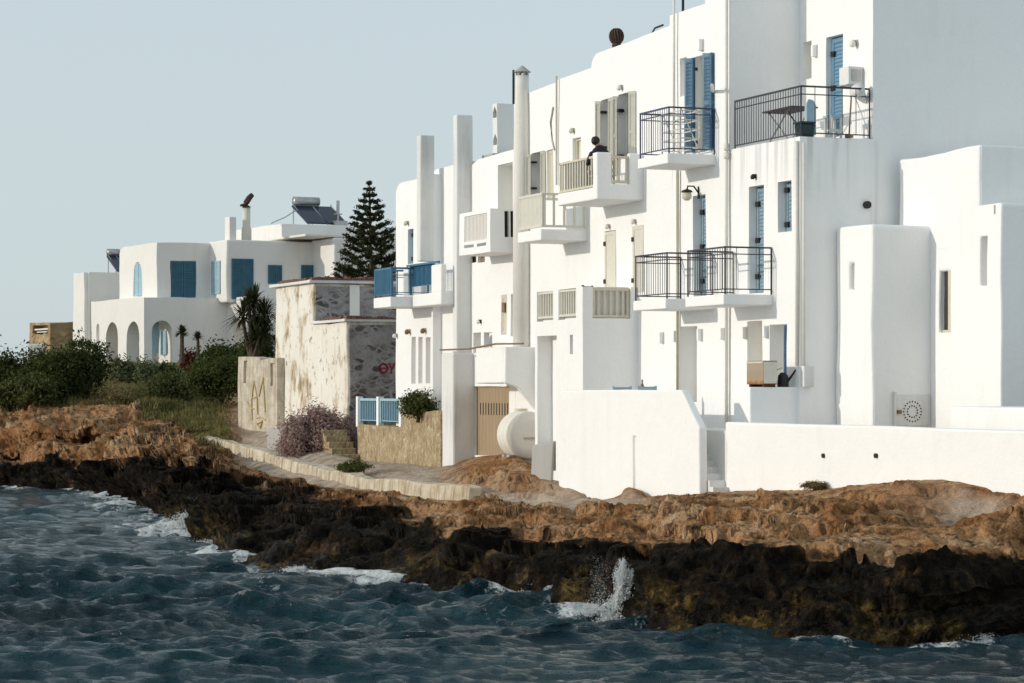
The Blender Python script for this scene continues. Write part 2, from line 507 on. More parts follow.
# ledges: the rock breaks in steps along its bedding
tq = .24 + .10 * leftslope
hz = P[..., 2] / tq + .9 * fbm(Q * .22 + 70, 2) + .35 * fbm(Q * .9 + 9, 2)
fr_ = hz - np.floor(hz)
st = smooth(fr_, .62, .95) - fr_
P[..., 2] += tq * st * np.interp(V, [1.2, 2, 4.8, 5.2], [0, .75, .75, 0]) * (1 - .7 * np.clip(path, 0, 1)) * (.5 + .6 * smooth(fbm(Q * .4 + 5, 2), -.3, .3))
dU = np.gradient(P, axis=1); dV = np.gradient(P, axis=0)
N2 = np.cross(dU, dV); N2 /= np.linalg.norm(N2, axis=-1)[..., None] + 1e-9
N2[N2[..., 2] < 0] *= -1
for ax_ in (0, 1):
    for _ in range(2):
        N2 = (np.roll(N2, 3, ax_) + N2 + np.roll(N2, -3, ax_) + np.roll(N2, 6, ax_) + np.roll(N2, -6, ax_)) / 5
N2 /= np.linalg.norm(N2, axis=-1)[..., None] + 1e-9
P += N2 * (amp * (1 - .6 * np.clip(path, 0, 1)) * (-.07 * (ridged(P * 1.3 + 8, 2) - .2) - .03 * (ridged(P * 3.8 + 3, 2) - .15) - .012 * ridged(P * 9 + 1, 2)))[..., None]
# keep the walls' feet below the ground and the far sheet smooth
nr, nc = GY.shape
idx = np.arange(nr * nc).reshape(nr, nc)
faces = np.stack([idx[:-1, :-1], idx[:-1, 1:], idx[1:, 1:], idx[1:, :-1]], -1).reshape(-1)
dark = 1 - smooth(V + .32 * fbm(Q * .42, 3) + .22 * fbm(Q * 1.7, 3) - .25 * (1 - smooth(PXG, 230, 330)) * 0, 2.40, 3.10)
dark = np.where(PXG < 470, np.maximum(dark, (.82 - .82 * smooth(V + .45 * fbm(Q * .35, 3), 2.8, 3.7)) * smooth(PXG, 215, 300) * (1 - smooth(PXG, 380, 470))), dark)
weed = (1 - smooth(P[..., 2] + .28 * fbm(Q * .8, 2), .30, .80)) * smooth(fbm(Q * .55 + 80, 2), -.2, .25)
turf = smooth(V, 4.05, 4.5) * (1 - smooth(PXG, 195, 245)) * smooth(fbm(Q * .5, 3) + .45 * (V - 4.2), -.35, .05)
rock_m = Mat('shore_rock', .9, .10)
def attr(m, nme):
    a = m.n('ShaderNodeAttribute'); a.attribute_name = nme; return a.outputs['Fac']
t1 = rock_m.noise(.9, 6, .62); t2 = rock_m.noise(5.5, 5, .65); t3 = rock_m.noise(.35, 3, .5, dist=.6); t4 = rock_m.noise(24, 4, .6)
dry = rock_m.ramp(t1, [(.30, (.13, .055, .020)), (.42, (.34, .165, .066)), (.55, (.49, .285, .145)), (.70, (.58, .43, .285))])
dry = rock_m.mix(rock_m.ramp(t2, [(.36, 1), (.52, 0)]), dry, (.095, .048, .022))
dry = rock_m.mix(rock_m.ramp(t3, [(.56, 0), (.66, .6)]), dry, (.28, .11, .038))
dry = rock_m.mix(rock_m.ramp(t4, [(.3, .55), (.5, 0)]), dry, (.045, .026, .015))
pale = rock_m.ramp(rock_m.noise(2.2, 5, .6), [(.3, (.28, .21, .155)), (.5, (.46, .37, .29)), (.7, (.54, .47, .40))])
c = rock_m.mix(attr(rock_m, 'path'), dry, pale)
blk = rock_m.ramp(t2, [(.3, (.002, .0015, .001)), (.50, (.008, .0055, .0035)), (.63, (.024, .015, .008)), (.76, (.08, .048, .022))])
brn = rock_m.ramp(t2, [(.3, (.010, .006, .003)), (.53, (.055, .029, .013)), (.70, (.18, .10, .045))])
dk = rock_m.math('ADD', attr(rock_m, 'dark'), rock_m.math('MULTIPLY', rock_m.math('SUBTRACT', rock_m.noise(.9, 7, .68, dist=.4), .54), 1.9))
c = rock_m.mix(rock_m.ramp(dk, [(.30, 0), (.62, 1)]), c, brn)
c = rock_m.mix(rock_m.ramp(dk, [(.50, 0), (.80, 1)]), c, blk)
wd = rock_m.ramp(t2, [(.36, (.008, .005, .002)), (.52, (.06, .038, .009)), (.66, (.22, .145, .04))])
wmask = rock_m.math('MULTIPLY', attr(rock_m, 'weed'), rock_m.ramp(rock_m.noise(1.6, 4, .6), [(.46, 0), (.58, .9)]))
c = rock_m.mix(wmask, c, wd)
tf = rock_m.ramp(t2, [(.32, (.06, .065, .022)), (.5, (.15, .14, .05)), (.66, (.27, .22, .10))])
c = rock_m.mix(attr(rock_m, 'turf'), c, tf)
rock_m.color(c)
rg = rock_m.math('MULTIPLY_ADD', attr(rock_m, 'weed'), -.45); rg.node.inputs[2].default_value = .9
rock_m.l(rg, rock_m.b.inputs['Roughness'])
b1 = rock_m.bump(t2, 1.0, .14)
vor = rock_m.n('ShaderNodeTexVoronoi'); vor.inputs['Scale'].default_value = 7; rock_m.l(rock_m.coord(), vor.inputs['Vector'])
b2 = rock_m.bump(vor.outputs['Distance'], .35, .06, b1)
rock_m.bump(t4, .8, .04, b2)
shore = mesh_obj('ground', P.reshape(-1, 3), faces, 4, rock_m.m, smooth=True,
                 attrs={'dark': dark.ravel(), 'weed': weed.ravel(), 'path': np.clip(path, 0, 1).ravel(), 'turf': turf.ravel()})
setp(shore, 'brown rocky shore, black with weed along the water, rising to the white houses', kind='structure')
shore.data.shade_smooth()

def ground_z(px, v):
    """height and position on the finished shore at a column and a profile parameter"""
    j = int(np.argmin(np.abs(pxs - px))); i = int(np.argmin(np.abs(np.array(vpar) - v)))
    return Vector(P[i, j])
from mathutils.bvhtree import BVHTree
_bv = BVHTree.FromPolygons([tuple(p) for p in P[::2, ::2].reshape(-1, 3)],
      [(a*P[::2, ::2].shape[1]+b, a*P[::2, ::2].shape[1]+b+1, (a+1)*P[::2, ::2].shape[1]+b+1, (a+1)*P[::2, ::2].shape[1]+b)
       for a in range(P[::2, ::2].shape[0]-1) for b in range(P[::2, ::2].shape[1]-1)])
def gz(x, y, default=1.5):
    h = _bv.ray_cast(Vector((x, y, 60)), Vector((0, 0, -1)))
    return h[0].z if h[0] is not None else default

# ------------------------------------------------------------------ sea
spx = np.arange(-320, 1340, 1.7)
py_near = np.concatenate([np.arange(484.5, 700, .48), np.arange(700, 1000, 2.5)])
Ys = HC * F / (py_near - HY)
Ys = np.concatenate([np.geomspace(9000, Ys[0] * 1.03, 50), Ys])
SY = np.repeat(Ys[:, None], len(spx), 1); SX = SY * ((spx - CX) / F)[None, :]
gapY = np.abs(np.gradient(Ys))[:, None] + 0 * SY
rs = np.random.RandomState(5)
Z = np.zeros_like(SX); DX = np.zeros_like(SX); DY = np.zeros_like(SX); 
group = np.clip(.95 + 1.0 * fbm(np.stack([SX * .11, SY * .055, 0 * SX], -1), 3), .35, 1.45)
for i in range(120):
    lam = .24 * (3.0 / .24) ** rs.rand()
    a0 = math.radians(-80) + rs.normal() * .46            # travelling in from the open sea towards the shore
    kvec = 2 * math.pi / lam
    dx, dy = math.cos(a0), math.sin(a0)
    A = .0074 * lam ** .55 * (.6 + .8 * rs.rand())
    ok = smooth(lam / gapY, 1.8, 3.6) * smooth(lam / (2.3 * SY / F), 2, 4)
    ph = kvec * (SX * dx + SY * dy) + rs.rand() * 6.283
    ph = ph + .5 * pnoise(np.stack([SX * .35 / lam, SY * .35 / lam, np.full_like(SX, i * 3.3)], -1))
    Z += A * ok * group * np.cos(ph); DX -= .9 * A * ok * dx * np.sin(ph); DY -= .9 * A * ok * dy * np.sin(ph)
# one long low swell rolling in across the foreground
sw = 2 * math.pi / 6.2
ph = sw * ((SX + 3) * .28 - (SY - 33.2) * .96) + .5 * pnoise(np.stack([SX * .1, SY * .1, 0 * SX], -1))
sa = .13 * smooth(SY, 20, 28) * (1 - smooth(SY, 40, 60)) * (1 - .6 * smooth(SX, -1, 4))
Z += sa * np.cos(ph); DX -= sa * .28 * np.sin(ph); DY += sa * .96 * np.sin(ph)
crest = smooth(Z, .16, .34)
YwS = np.interp(spx, pxs, Yw)[None, :]
off = YwS - SY                                            # metres of open water before the rock
nz = fbm(np.stack([SX * .8, SY * .45, 0 * SX + 4], -1), 3)
foam = (off > -4) * (1 - smooth(off + 1.3 * nz, .1, 1.3)) * smooth(nz, -.4, .25) * .75 * smooth(SY, 20, 26)
FB = [(110, 496, 46, 3.5, 1), (155, 502, 34, 5, 1.1), (128, 509, 40, 4, .8), (198, 522, 34, 9, 1.2), (172, 530, 50, 7, .85), (135, 506, 60, 7, .7), (196, 556, 34, 6, 1.0), (225, 552, 24, 5, .8), (150, 535, 50, 6, .45),
      (290, 574, 34, 3.5, .9), (335, 579, 24, 2.5, .5), (250, 572, 40, 3, .55), (395, 580, 12, 2.5, .6), (380, 584, 26, 2, .4), (522, 592, 15, 6, 1.1), (510, 600, 24, 4, .6),
      (622, 612, 22, 7, 1.2), (590, 609, 50, 5, .95), (560, 617, 60, 5, .5), (650, 622, 26, 4, .7), (970, 641, 28, 3.5, 1.15), (930, 646, 30, 2, .6), (720, 632, 60, 2, .6), (15, 489, 22, 3, 1), (150, 520, 80, 8, .38), (240, 585, 90, 6, .35), (420, 600, 90, 6, .34),
      (460, 590, 60, 2.5, .5), (90, 640, 6, 2.5, .8), (560, 625, 60, 5, .35), (470, 612, 60, 6, .3)]
SPY = HY + HC * F / SY; SPX = np.broadcast_to(spx[None, :], SY.shape)
nz2 = fbm(np.stack([SX * 1.5, SY * .8, 0 * SX + 14], -1), 3)
for fx, fy, sx, sy, h in FB:
    foam += h * np.exp(-((SPX - fx) / sx) ** 2 - ((SPY - fy) / sy) ** 2) * (.75 + .9 * nz2)
foam += .5 * crest * smooth(nz2, -.05, .4)
Z += .05 * np.clip(foam, 0, 1.2) * (.4 + nz2) * (off > -2)
S = np.stack([SX + DX, SY + DY, Z], -1)
idx = np.arange(SX.size).reshape(SX.shape)
faces = np.stack([idx[:-1, :-1], idx[1:, :-1], idx[1:, 1:], idx[:-1, 1:]], -1).reshape(-1)
sea_m = Mat('sea_water', .07, .42)
sea_m.b.inputs['IOR'].default_value = 1.33
n1 = sea_m.noise(4.2, 6, .66, scale=(.8, 1.1, 1), dist=.3); n2 = sea_m.noise(11, 4, .65)
deep = sea_m.ramp(sea_m.noise(.12, 3), [(.35, (.0012, .021, .032)), (.7, (.004, .050, .064))])
fo_ = attr(sea_m, 'foam'); fm = sea_m.math('MULTIPLY', fo_, sea_m.math('ADD', .95, sea_m.math('MULTIPLY', sea_m.math('SUBTRACT', sea_m.noise(7.5, 7, .76, scale=(.7, .5, 1), dist=1.0), .5), 4.6)))
fmask = sea_m.ramp(fm, [(.42, 0), (.70, .75), (1.0, 1)])
sea_m.color(sea_m.mix(fmask, deep, (.78, .80, .80)))
r_ = sea_m.math('MULTIPLY_ADD', fmask, .75); r_.node.inputs[2].default_value = .085; sea_m.l(r_, sea_m.b.inputs['Roughness'])
q1 = sea_m.bump(n1, 1.0, .24)
q2 = sea_m.bump(n2, .6, .05, q1)
sea_m.bump(sea_m.noise(7, 5, .7), .0, .02, q2)
sea = mesh_obj('sea', S.reshape(-1, 3), faces, 4, sea_m.m, smooth=True, attrs={'foam': np.clip(foam, 0, 1.4).ravel()})
setp(sea, 'dark teal choppy sea with foam along the rocks', kind='structure')
# ------------------------------------------------------------------ building kit
class House(Thing):
    def __init__(self, label, fr, px, t, zb, name='white_house', cat='house', group=None):
        super().__init__(name, label, cat, fr, (fr.s(px, t), t, zb), group)
        self.S = MB(); self.C = MB()
    def box(self, pxl, pxr, t, depth, ztop, zbot, ext=0.0):
        s1, s0 = self.fr.s(pxl, t) + ext, self.fr.s(pxr, t)
        self.S.box(s0, s1, t - depth, t, zbot, ztop); return s0, s1
    def hole(self, pxl, pxr, pyt, pyb, t, depth=.22, flat=True):
        """cut an opening; its rows are read at its middle column"""
        fr = self.fr
        s1, s0 = fr.s(pxl, t), fr.s(pxr, t); pc = (pxl + pxr) / 2
        z1, z0 = fr.z(pc, pyt, t), fr.z(pc, pyb, t)
        self.C.box(s0, s1, t - depth, t + .3, z0, z1)
        return s0, s1, z0, z1
    def wall(self, mat=None, name='wall', **kw):
        return self.solid(name, self.S, self.C, mat or M['white'], **kw)


def leaf(mb, s, t, z0, z1, wid, ang, thick=.035, slats=True, rows=None):
    """a louvred shutter leaf hinged at (s, t), opening along direction ang in the (s, t) plane"""
    Mx = Matrix.Translation((s, t, z0)) @ Matrix.Rotation(ang, 4, 'Z')
    h = z1 - z0; st = min(.075, wid * .18); hf = thick / 2
    mb.box(0, st, -hf, hf, 0, h, Mx); mb.box(wid - st, wid, -hf, hf, 0, h, Mx)
    cuts = [0, .48, 1.0] if h > 1.5 else [0, 1.0]
    rail = .08
    for c in cuts:
        zc = min(max(c * h - rail / 2, 0), h - rail); mb.box(st, wid - st, -hf * .96, hf * .96, zc, zc + rail, Mx)
    if slats:
        mb.box(st, wid - st, -.004, .004, rail, h - rail, Mx)
        n = rows or int(h / .075); step = h / n
        for k in range(n):
            zc = (k + .5) * step
            R = Mx @ Matrix.Translation(((wid) / 2, 0, zc)) @ Matrix.Rotation(math.radians(38), 4, 'X')
            mb.box(-(wid / 2 - st), wid / 2 - st, -.028, .028, -.005, .005, R)
    else:
        mb.box(st, wid - st, -hf * .4, hf * .4, rail * .5, h - rail * .5, Mx)


def railing(mb, p, q, z0, z1, gap=.11, bar=.010, second=.12, bottom=.08, post=.022, top=.032, ends=(1, 1), two=True):
    (s0, t0), (s1, t1) = p, q
    d = Vector((s1 - s0, t1 - t0)); L = d.length; a = math.atan2(d.y, d.x)
    Mx = Matrix.Translation((s0, t0, z0)) @ Matrix.Rotation(a, 4, 'Z'); h = z1 - z0
    mb.box(0, L, -top * .6, top * .6, h - top, h, Mx)
    if second: mb.box(0, L, -.011, .011, h - second - .02, h - second, Mx)
    if bottom is not None: mb.box(0, L, -.012, .012, bottom, bottom + .022, Mx)
    for k, e in enumerate((0, L)):
        if ends[k]: mb.box(e - post / 2, e + post / 2, -post / 2, post / 2, 0, h - top, Mx)
    n = max(1, int(L / gap))
    b0 = bottom if bottom is not None else 0
    for k in range(1, n):
        x = L * k / n; mb.box(x - bar / 2, x + bar / 2, -bar / 2, bar / 2, b0 + .022, h - top, Mx)
    return mb


def slats(mb, p, q, z0, z1, gap=.13, wid=.06, thick=.03, frame=.06):
    """flat upright boards between two rails"""
    (s0, t0), (s1, t1) = p, q
    d = Vector((s1 - s0, t1 - t0)); L = d.length; a = math.atan2(d.y, d.x)
    Mx = Matrix.Translation((s0, t0, z0)) @ Matrix.Rotation(a, 4, 'Z'); h = z1 - z0
    mb.box(0, L, -.03, .03, h - frame, h, Mx); mb.box(0, L, -.03, .03, 0.05, 0.05 + frame, Mx)
    n = max(2, int(round(L / gap)))
    for k in range(n + 1):
        x = min(max(L * k / n, wid / 2), L - wid / 2); mb.box(x - wid / 2, x + wid / 2, -thick / 2, thick / 2, .05 + frame, h - frame, Mx)
    return mb


def single(name, mb, mat, label, cat, fr, base, group=None, smooth=False, bevel=0.0):
    """a thing that is one mesh"""
    b = Vector(base)
    me = raw_mesh(name, mb, b); fix_normals(me); me.materials.append(mat)
    o = bpy.data.objects.new(name, me); COL.objects.link(o)
    o.location = fr.world(*b); o.rotation_euler = (0, 0, fr.ang)
    if smooth: me.shade_smooth()
    if bevel:
        m = o.modifiers.new('bevel', 'BEVEL'); m.width = bevel; m.segments = 2; m.limit_method = 'ANGLE'
    return setp(o, label, cat, group)


def box_lamp(px, py, t, label, fr, group):
    s, z = fr.s(px, t + .08), fr.z(px, py, t)
    th = Thing('wall_lamp', label, 'wall lamp', fr, (s, t, z), group)
    a = MB(); a.box(s - .05, s + .05, t - .01, t + .03, z - .13, z + .13); th.part('back_plate', a, M['white_grey'])
    b = MB(); b.box(s - .045, s + .045, t + .03, t + .11, z - .12, z + .12); th.part('lamp_shade', b, M['white'], bevel=.012)
    return th


def hinge_leaf(h, parent, p_h, p_tip, op, ang, mat, slats=True, z_in=(.02, .02), t=.02, thick=.045):
    """a leaf hinged at column p_h whose free edge stands at column p_tip when opened by ang"""
    fr = h.fr; s = fr.s(p_h, t)
    def px_of(w_):
        q = fr.O + fr.u * (s + w_*math.cos(ang)) + fr.n * (t + w_*math.sin(ang)); return CX + F*q.x/q.y
    w_ = .3
    for _ in range(6): w_ *= (p_tip - p_h) / (px_of(w_) - p_h)
    m = MB(); leaf(m, s, t, op[2] + z_in[0], op[3] - z_in[1], w_, ang, thick, slats=slats)
    return h.part('shutter', m, mat, parent=parent)


def wall_lamp(px, py, t, label, fr=None, size=.16, mat=None, dark=False, group='lamps on the house walls'):
    fr = fr or FR
    if 'box' in label: return box_lamp(px, py, t, label, fr, group)
    size *= .68
    s, z = fr.s(px, t), fr.z(px, py, t)
    th = Thing('wall_lamp', label, 'wall lamp', fr, (s, t, z), group)
    a = MB(); a.box(s - size*.35, s + size*.35, t - .01, t + .03, z - size*.3, z + size*.6)
    th.part('back_plate', a, M['black'] if dark else M['pipe_tan'])
    b = MB(); b.lathe((s, t + .03 + size*.5, z - size*.5), [(size*.28, 0), (size*.46, size*.25), (size*.46, size*.7), (size*.2, size)], 10)
    th.part('lamp_shade', b, mat or M['lamp'], smooth=True)
    c = MB(); c.tube([(s, t + .02, z + size*.45), (s, t + .03 + size*.5, z + size*.52)], .014, 6)
    th.part('bracket', c, M['black'] if dark else M['pipe_tan'])
    return th


ZB = .6        # walls run down into the rock
# ================================================================== house 4: two storeys and roof terrace, big end wall
h = House('tall white house with a dark railed roof terrace and huge blank shaded end wall', FR, 765, 0, ZB)
s0, s1 = FR.s(800, 0), FR.s(730, 0)
ztop4 = FR.z(800, 136, 0); zt_hi = FR.z(800, -75, 0)
t4 = FR.tt(873, s0)
S4 = s0
h.S.prism([(-9, ZB), (0, ZB), (0, ztop4), (t4, ztop4), (t4, zt_hi), (-9, zt_hi)], 's', s0, s1 + .12)
# openings of the lower front
d1 = h.hole(749, 764, 186, 293, 0, .24)
w1 = h.hole(778, 791.5, 181, 232, 0, .24)
g1 = h.hole(747, 762.5, 321, 372, 0, .42)
g2 = h.hole(770, 787, 324.5, 392, 0, .42)
# roof-terrace openings
w2 = h.hole(803, 811.5, 42, 79, t4, .30)
d2 = h.hole(826, 843, 36, 137, t4, .20)
h4m = M['white'].copy(); h4m.name = 'white_plaster_rain_stained'
_n = h4m.node_tree; _b = _n.nodes['Principled BSDF']; _src = _b.inputs['Base Color'].links[0].from_socket
def _mk(op, a, b_=0.0):
    x = _n.nodes.new('ShaderNodeMath'); x.operation = op
    for i, v_ in enumerate((a, b_)):
        if isinstance(v_, bpy.types.NodeSocket): _n.links.new(v_, x.inputs[i])
        else: x.inputs[i].default_value = v_
    return x.outputs[0]
_g = _n.nodes.new('ShaderNodeNewGeometry'); _sx = _n.nodes.new('ShaderNodeSeparateXYZ'); _n.links.new(_g.outputs['Position'], _sx.inputs[0])
_mp = _n.nodes.new('ShaderNodeMapping'); _mp.inputs['Scale'].default_value = (4.5, 4.5, .22); _n.links.new(_g.outputs['Position'], _mp.inputs[0])
_t = _n.nodes.new('ShaderNodeTexNoise'); _t.inputs['Scale'].default_value = 1.3; _t.inputs['Detail'].default_value = 6; _n.links.new(_mp.outputs[0], _t.inputs[0])
def _rmp(sock, a, b_):
    x = _n.nodes.new('ShaderNodeMapRange'); x.interpolation_type = 'SMOOTHSTEP'; x.inputs[1].default_value = a; x.inputs[2].default_value = b_; _n.links.new(sock, x.inputs[0]); return x.outputs[0]
_below = _mk('MULTIPLY', _rmp(_sx.outputs['Z'], ztop4 - 1.5, ztop4 - .05), _mk('SUBTRACT', 1.0, _rmp(_sx.outputs['Z'], ztop4 + .0, ztop4 + .04)))
_m1 = _mk('MULTIPLY', _below, _rmp(_t.outputs['Fac'], .46, .64)); _m1 = _mk('MULTIPLY', _m1, _mk('SUBTRACT', 1.0, _rmp(_mk('SUBTRACT', _sx.outputs['X'], FR.world(s0, t4, 0).x), -.05, .1)))
# a damp seam where the set-back storey meets the old end wall
_e = FR.world(s0, t4, 0); _dx = _mk('SUBTRACT', _sx.outputs['X'], _e.x); _m2 = _mk('MULTIPLY', _mk('SUBTRACT', 1.0, _rmp(_mk('ABSOLUTE', _dx), .02, .16)), _mk('SUBTRACT', 1.0, _rmp(_sx.outputs['Z'], ztop4 - .1, ztop4 + .05)))
_m2 = _mk('MULTIPLY', _m2, _rmp(_t.outputs['Fac'], .35, .6))
_mm = _mk('MULTIPLY', _mk('MAXIMUM', _m1, _m2), .38)
_x = _n.nodes.new('ShaderNodeMix'); _x.data_type = 'RGBA'; _n.links.new(_mm, _x.inputs[0]); _n.links.new(_src, _x.inputs[6]); _x.inputs[7].default_value = (.36, .34, .33, 1)
_n.links.new(_x.outputs[2], _b.inputs['Base Color'])
wl4 = h.wall(mat=h4m, bevel=.03)
def blue_leaf(hh, op, t, depth, mat='blue', name='shutter', lab=None):
    s_a, s_b, z_a, z_b = op
    m = MB(); leaf(m, s_a + .01, t - depth + .05, z_a + .02, z_b - .02, (s_b - s_a) - .02, 0, .04)
    m2 = MB(); m2.box(s_a - .02, s_b + .02, t - depth + .003, t - depth + .02, z_a - .02, z_b + .02)
    d = hh.part(name, m, M[mat], label=lab); hh.part('frame', m2, M['blue_deep'], parent=d)
    for f in (.16, .5, .84):
        if z_b - z_a < 1.5 and f == .5: continue
        hg = MB()
        zc = z_a + (z_b - z_a) * f; hg.box(s_b - .16, s_b - .02, t - depth + .07, t - depth + .11, zc - .05, zc + .05)
        hh.part('hinge', hg, M['black'], parent=d)
    return d
blue_leaf(h, d1, 0, .24, 'blue_grey', 'door'); blue_leaf(h, w1, 0, .24, 'blue_grey', 'window'); blue_leaf(h, d2, t4, .20, 'blue', 'door')
m = MB(); m.box(g1[0] - .02, g1[1] + .02, -.40, -.38, g1[2] - .02, g1[3] + .02); wd_ = h.part('window', m, M['cream_pale'])
m = MB(); m.box(g2[0] - .02, g2[1] + .02, -.41, -.39, g2[2], g2[3]); gd_ = h.part('door', m, M['white_grey'])
hinge_leaf(h, gd_, 787, 783.6, g2, 1.4, M['blue'], t=-.10)
m = MB(); m.box(w2[0] - .01, w2[1] + .01, t4 - .29, t4 - .27, w2[2], w2[3]); h.part('window', m, M['cream_pale'])
# terrace railing, along the front and back along the near edge
zr1 = FR.z(806, 87, 0); zr0 = ztop4
m = MB(); zr1 += .07
railing(m, (s0 + .06, -.05), (FR.s(735, -.05), -.05), zr0, zr1, .105, .011, .16, .06)
railing(m, (s0 + .05, -.05), (s0 + .05, t4 + .05), zr0, zr1, .26, .011, .16, .06)
h.part('railing', m, M['rail_dark'])
# lower balcony
db = 1.08
bs1, bs0 = FR.s(685, db), FR.s(723.5, db); bz1 = FR.zst(294, bs0, db); bz0 = bz1 - .21
b = Thing.__new__(Thing)
m = MB(); m.box(bs0, bs1, -.05, db, bz0, bz1); bal = h.part('balcony', m, M['white'], bevel=.02)
m = MB(); zr = FR.zst(246, bs0, db)
railing(m, (bs0 + .03, db - .05), (bs1 - .03, db - .05), bz1, zr, .115, .010, .14, .09)
railing(m, (bs0 + .04, db - .05), (bs0 + .04, .02), bz1, zr, .24, .010, .14, .09)
railing(m, (bs1 - .04, db - .05), (bs1 - .04, .02), bz1, zr, .24, .010, .14, .09)
h.part('railing', m, M['rail_dark'], parent=bal)
# downpipes
m = MB(); zc = FR.z(729.5, 122, .07)
m.tube([(s1 + .02, .07, FR.z(730, 430, .07)), (s1 + .02, .07, FR.z(730, -80, .07))], .038, 8)
m.tube([(s1 + .02, .07, FR.z(730, 150, .07)), (s1 + .02, .07, FR.z(730, 143, .07))], .06, 8)
m.tube([(s1 + .02, .07, FR.z(730, 158, .07)), (s1 + .02, .07, FR.z(730, 152, .07))], .06, 8)
h.part('downpipe', m, M['pipe'], smooth=True)
m = MB(); pz = FR.z(801, 366, .06)
m.tube([(s0 + .05, .045, pz), (s0 + .05, .045, FR.z(801, 140, .05))], .034, 8); m.tube([(s0 - .045, -.06, pz), (s0 - .045, -.06, FR.z(801, 142, .05))], .03, 8)
h.part('downpipe', m, M['pipe'], smooth=True)
# black pipe mouth in the end wall
tz = FR.tt(866, s0); zz = FR.zst(205, s0, tz)
m = MB(); m.tube([(s0 - .09, tz, zz), (s0 + .02, tz, zz)], .075, 12); h.part('vent_pipe', m, M['black'])
# planter platform at the foot of the front
tp1 = 1.03; ps1, ps0 = FR.s(733.5, tp1), FR.s(750, tp1); pz1 = FR.zst(387, ps0, tp1)
m = MB(); m.box(ps0, ps1, -.05, tp1, ZB, pz1); h.part('ledge', m, M['white'], bevel=.03)
m = MB(); m.box(s0 - 6, s1 + .05, .0, 1.69, ZB, FR.z(760, 432, 1.6)); h.part('terrace', m, M['white_grey'])
SH4 = (s0, s1, t4, ztop4)

# things on and about house 4
# rusty cabinet on the ledge
cs1, cs0 = FR.s(746.5, .75), FR.s(763.5, .75); cz1 = FR.zst(360.5, cs0, .75)
th = Thing('outdoor_unit', 'tan metal air conditioner cabinet with rust along its lower edge, on a white ledge', 'air conditioner', FR, ((cs0+cs1)/2, .6, pz1))
rc = Mat('rusting_enamel', .6, .3)
hgt = rc.n('ShaderNodeSeparateXYZ'); tcn = rc.n('ShaderNodeTexCoord'); rc.l(tcn.outputs['Generated'], hgt.inputs[0])
rf = rc.math('ADD', rc.math('MULTIPLY', hgt.outputs['Z'], 1.0), rc.math('MULTIPLY', rc.noise(7, 4), .35))
rc.color(rc.ramp(rf, [(.18, (.20, .07, .02)), (.34, (.36, .24, .13)), (.55, (.31, .24, .17)), (.9, (.35, .275, .205))]))
m = MB(); m.box(cs0, cs1, .45, .75, pz1 + .05, cz1); th.part('casing', m, rc.m, bevel=.015)
m = MB(); m.box(cs0 - .012, cs0 - .002, .465, .735, pz1 + .07, cz1 - .03); th.part('side_panel', m, M['cream_pale'], label='pale cream end panel with rust at its foot')
for q_ in (cs0 + .05, cs1 - .12):
    m = MB(); m.box(q_, q_ + .07, .47, .72, pz1, pz1 + .05); th.part('foot', m, M['rust'])
m = MB(); m.box(cs0 + .02, cs1 - .02, .753, .762, cz1 - .05, cz1 - .02); th.part('trim', m, M['cream'])
# watering can
wx = FR.s(782, .7); wz = pz1; rr = .10
th = Thing('watering_can', 'small black watering can on the white ledge beside the rusty cabinet', 'watering can', FR, (wx - .25, .12, wz))
sx_, tx_ = s0 + .22, FR.tt(783, s0 + .22)
th.o.location = FR.world(sx_, tx_, wz); th.base = Vector((sx_, tx_, wz))
m = MB(); m.lathe((sx_, tx_, wz), [(.11, 0), (.115, .02), (.10, .22), (.06, .26), (.055, .28)], 14); th.part('can', m, M['black'], smooth=True)
m = MB(); m.tube([(sx_, tx_ - .09, wz + .1), (sx_ - .03, tx_ - .2, wz + .25), (sx_ - .05, tx_ - .25, wz + .34)], [.03, .02, .015], 8); th.part('spout', m, M['black'], smooth=True)
m = MB(); m.tube([(sx_, tx_ + .09, wz + .08), (sx_, tx_ + .19, wz + .15), (sx_, tx_ + .14, wz + .33), (sx_, tx_ + .02, wz + .37)], .014, 6); th.part('handle', m, M['steel'], smooth=True)
# meter box at the corner
sx_ = s0 + .16
m = MB(); tb = .10; m.box(s0 - .13, s0 + .0, -.24, -.02, FR.z(801, 387, .1), FR.z(801, 366, .1))
single('meter_box', m, M['white_grey'], 'plain white meter box under the corner downpipes', 'meter box', FR, (s0 - .06, -.13, FR.z(801, 387, .1)), bevel=.01)
# terrace furniture
def terrace(px, t): return FR.s(px, t)
tz0 = ztop4
th = Thing('folding_table', 'thin brown folding table with crossed legs behind the roof terrace railing', 'table', FR, (FR.s(786, -.55), -.55, tz0))
ta, tb_ = FR.s(800, -.55), FR.s(771, -.55); tt_z = FR.z(786, 109, -.55)
m = MB(); m.box(ta, tb_, -.95, -.35, tt_z - .03, tt_z); th.part('table_top', m, M['dark_table'])
for tq in (-.88, -.42):
    m = MB(); m.bar((ta + .15, tq, tz0), (tb_ - .15, tq, tt_z - .03), .03); th.part('leg', m, M['steel'])
    m = MB(); m.bar((tb_ - .15, tq + .03, tz0), (ta + .15, tq + .03, tt_z - .03), .03); th.part('leg', m, M['steel'])
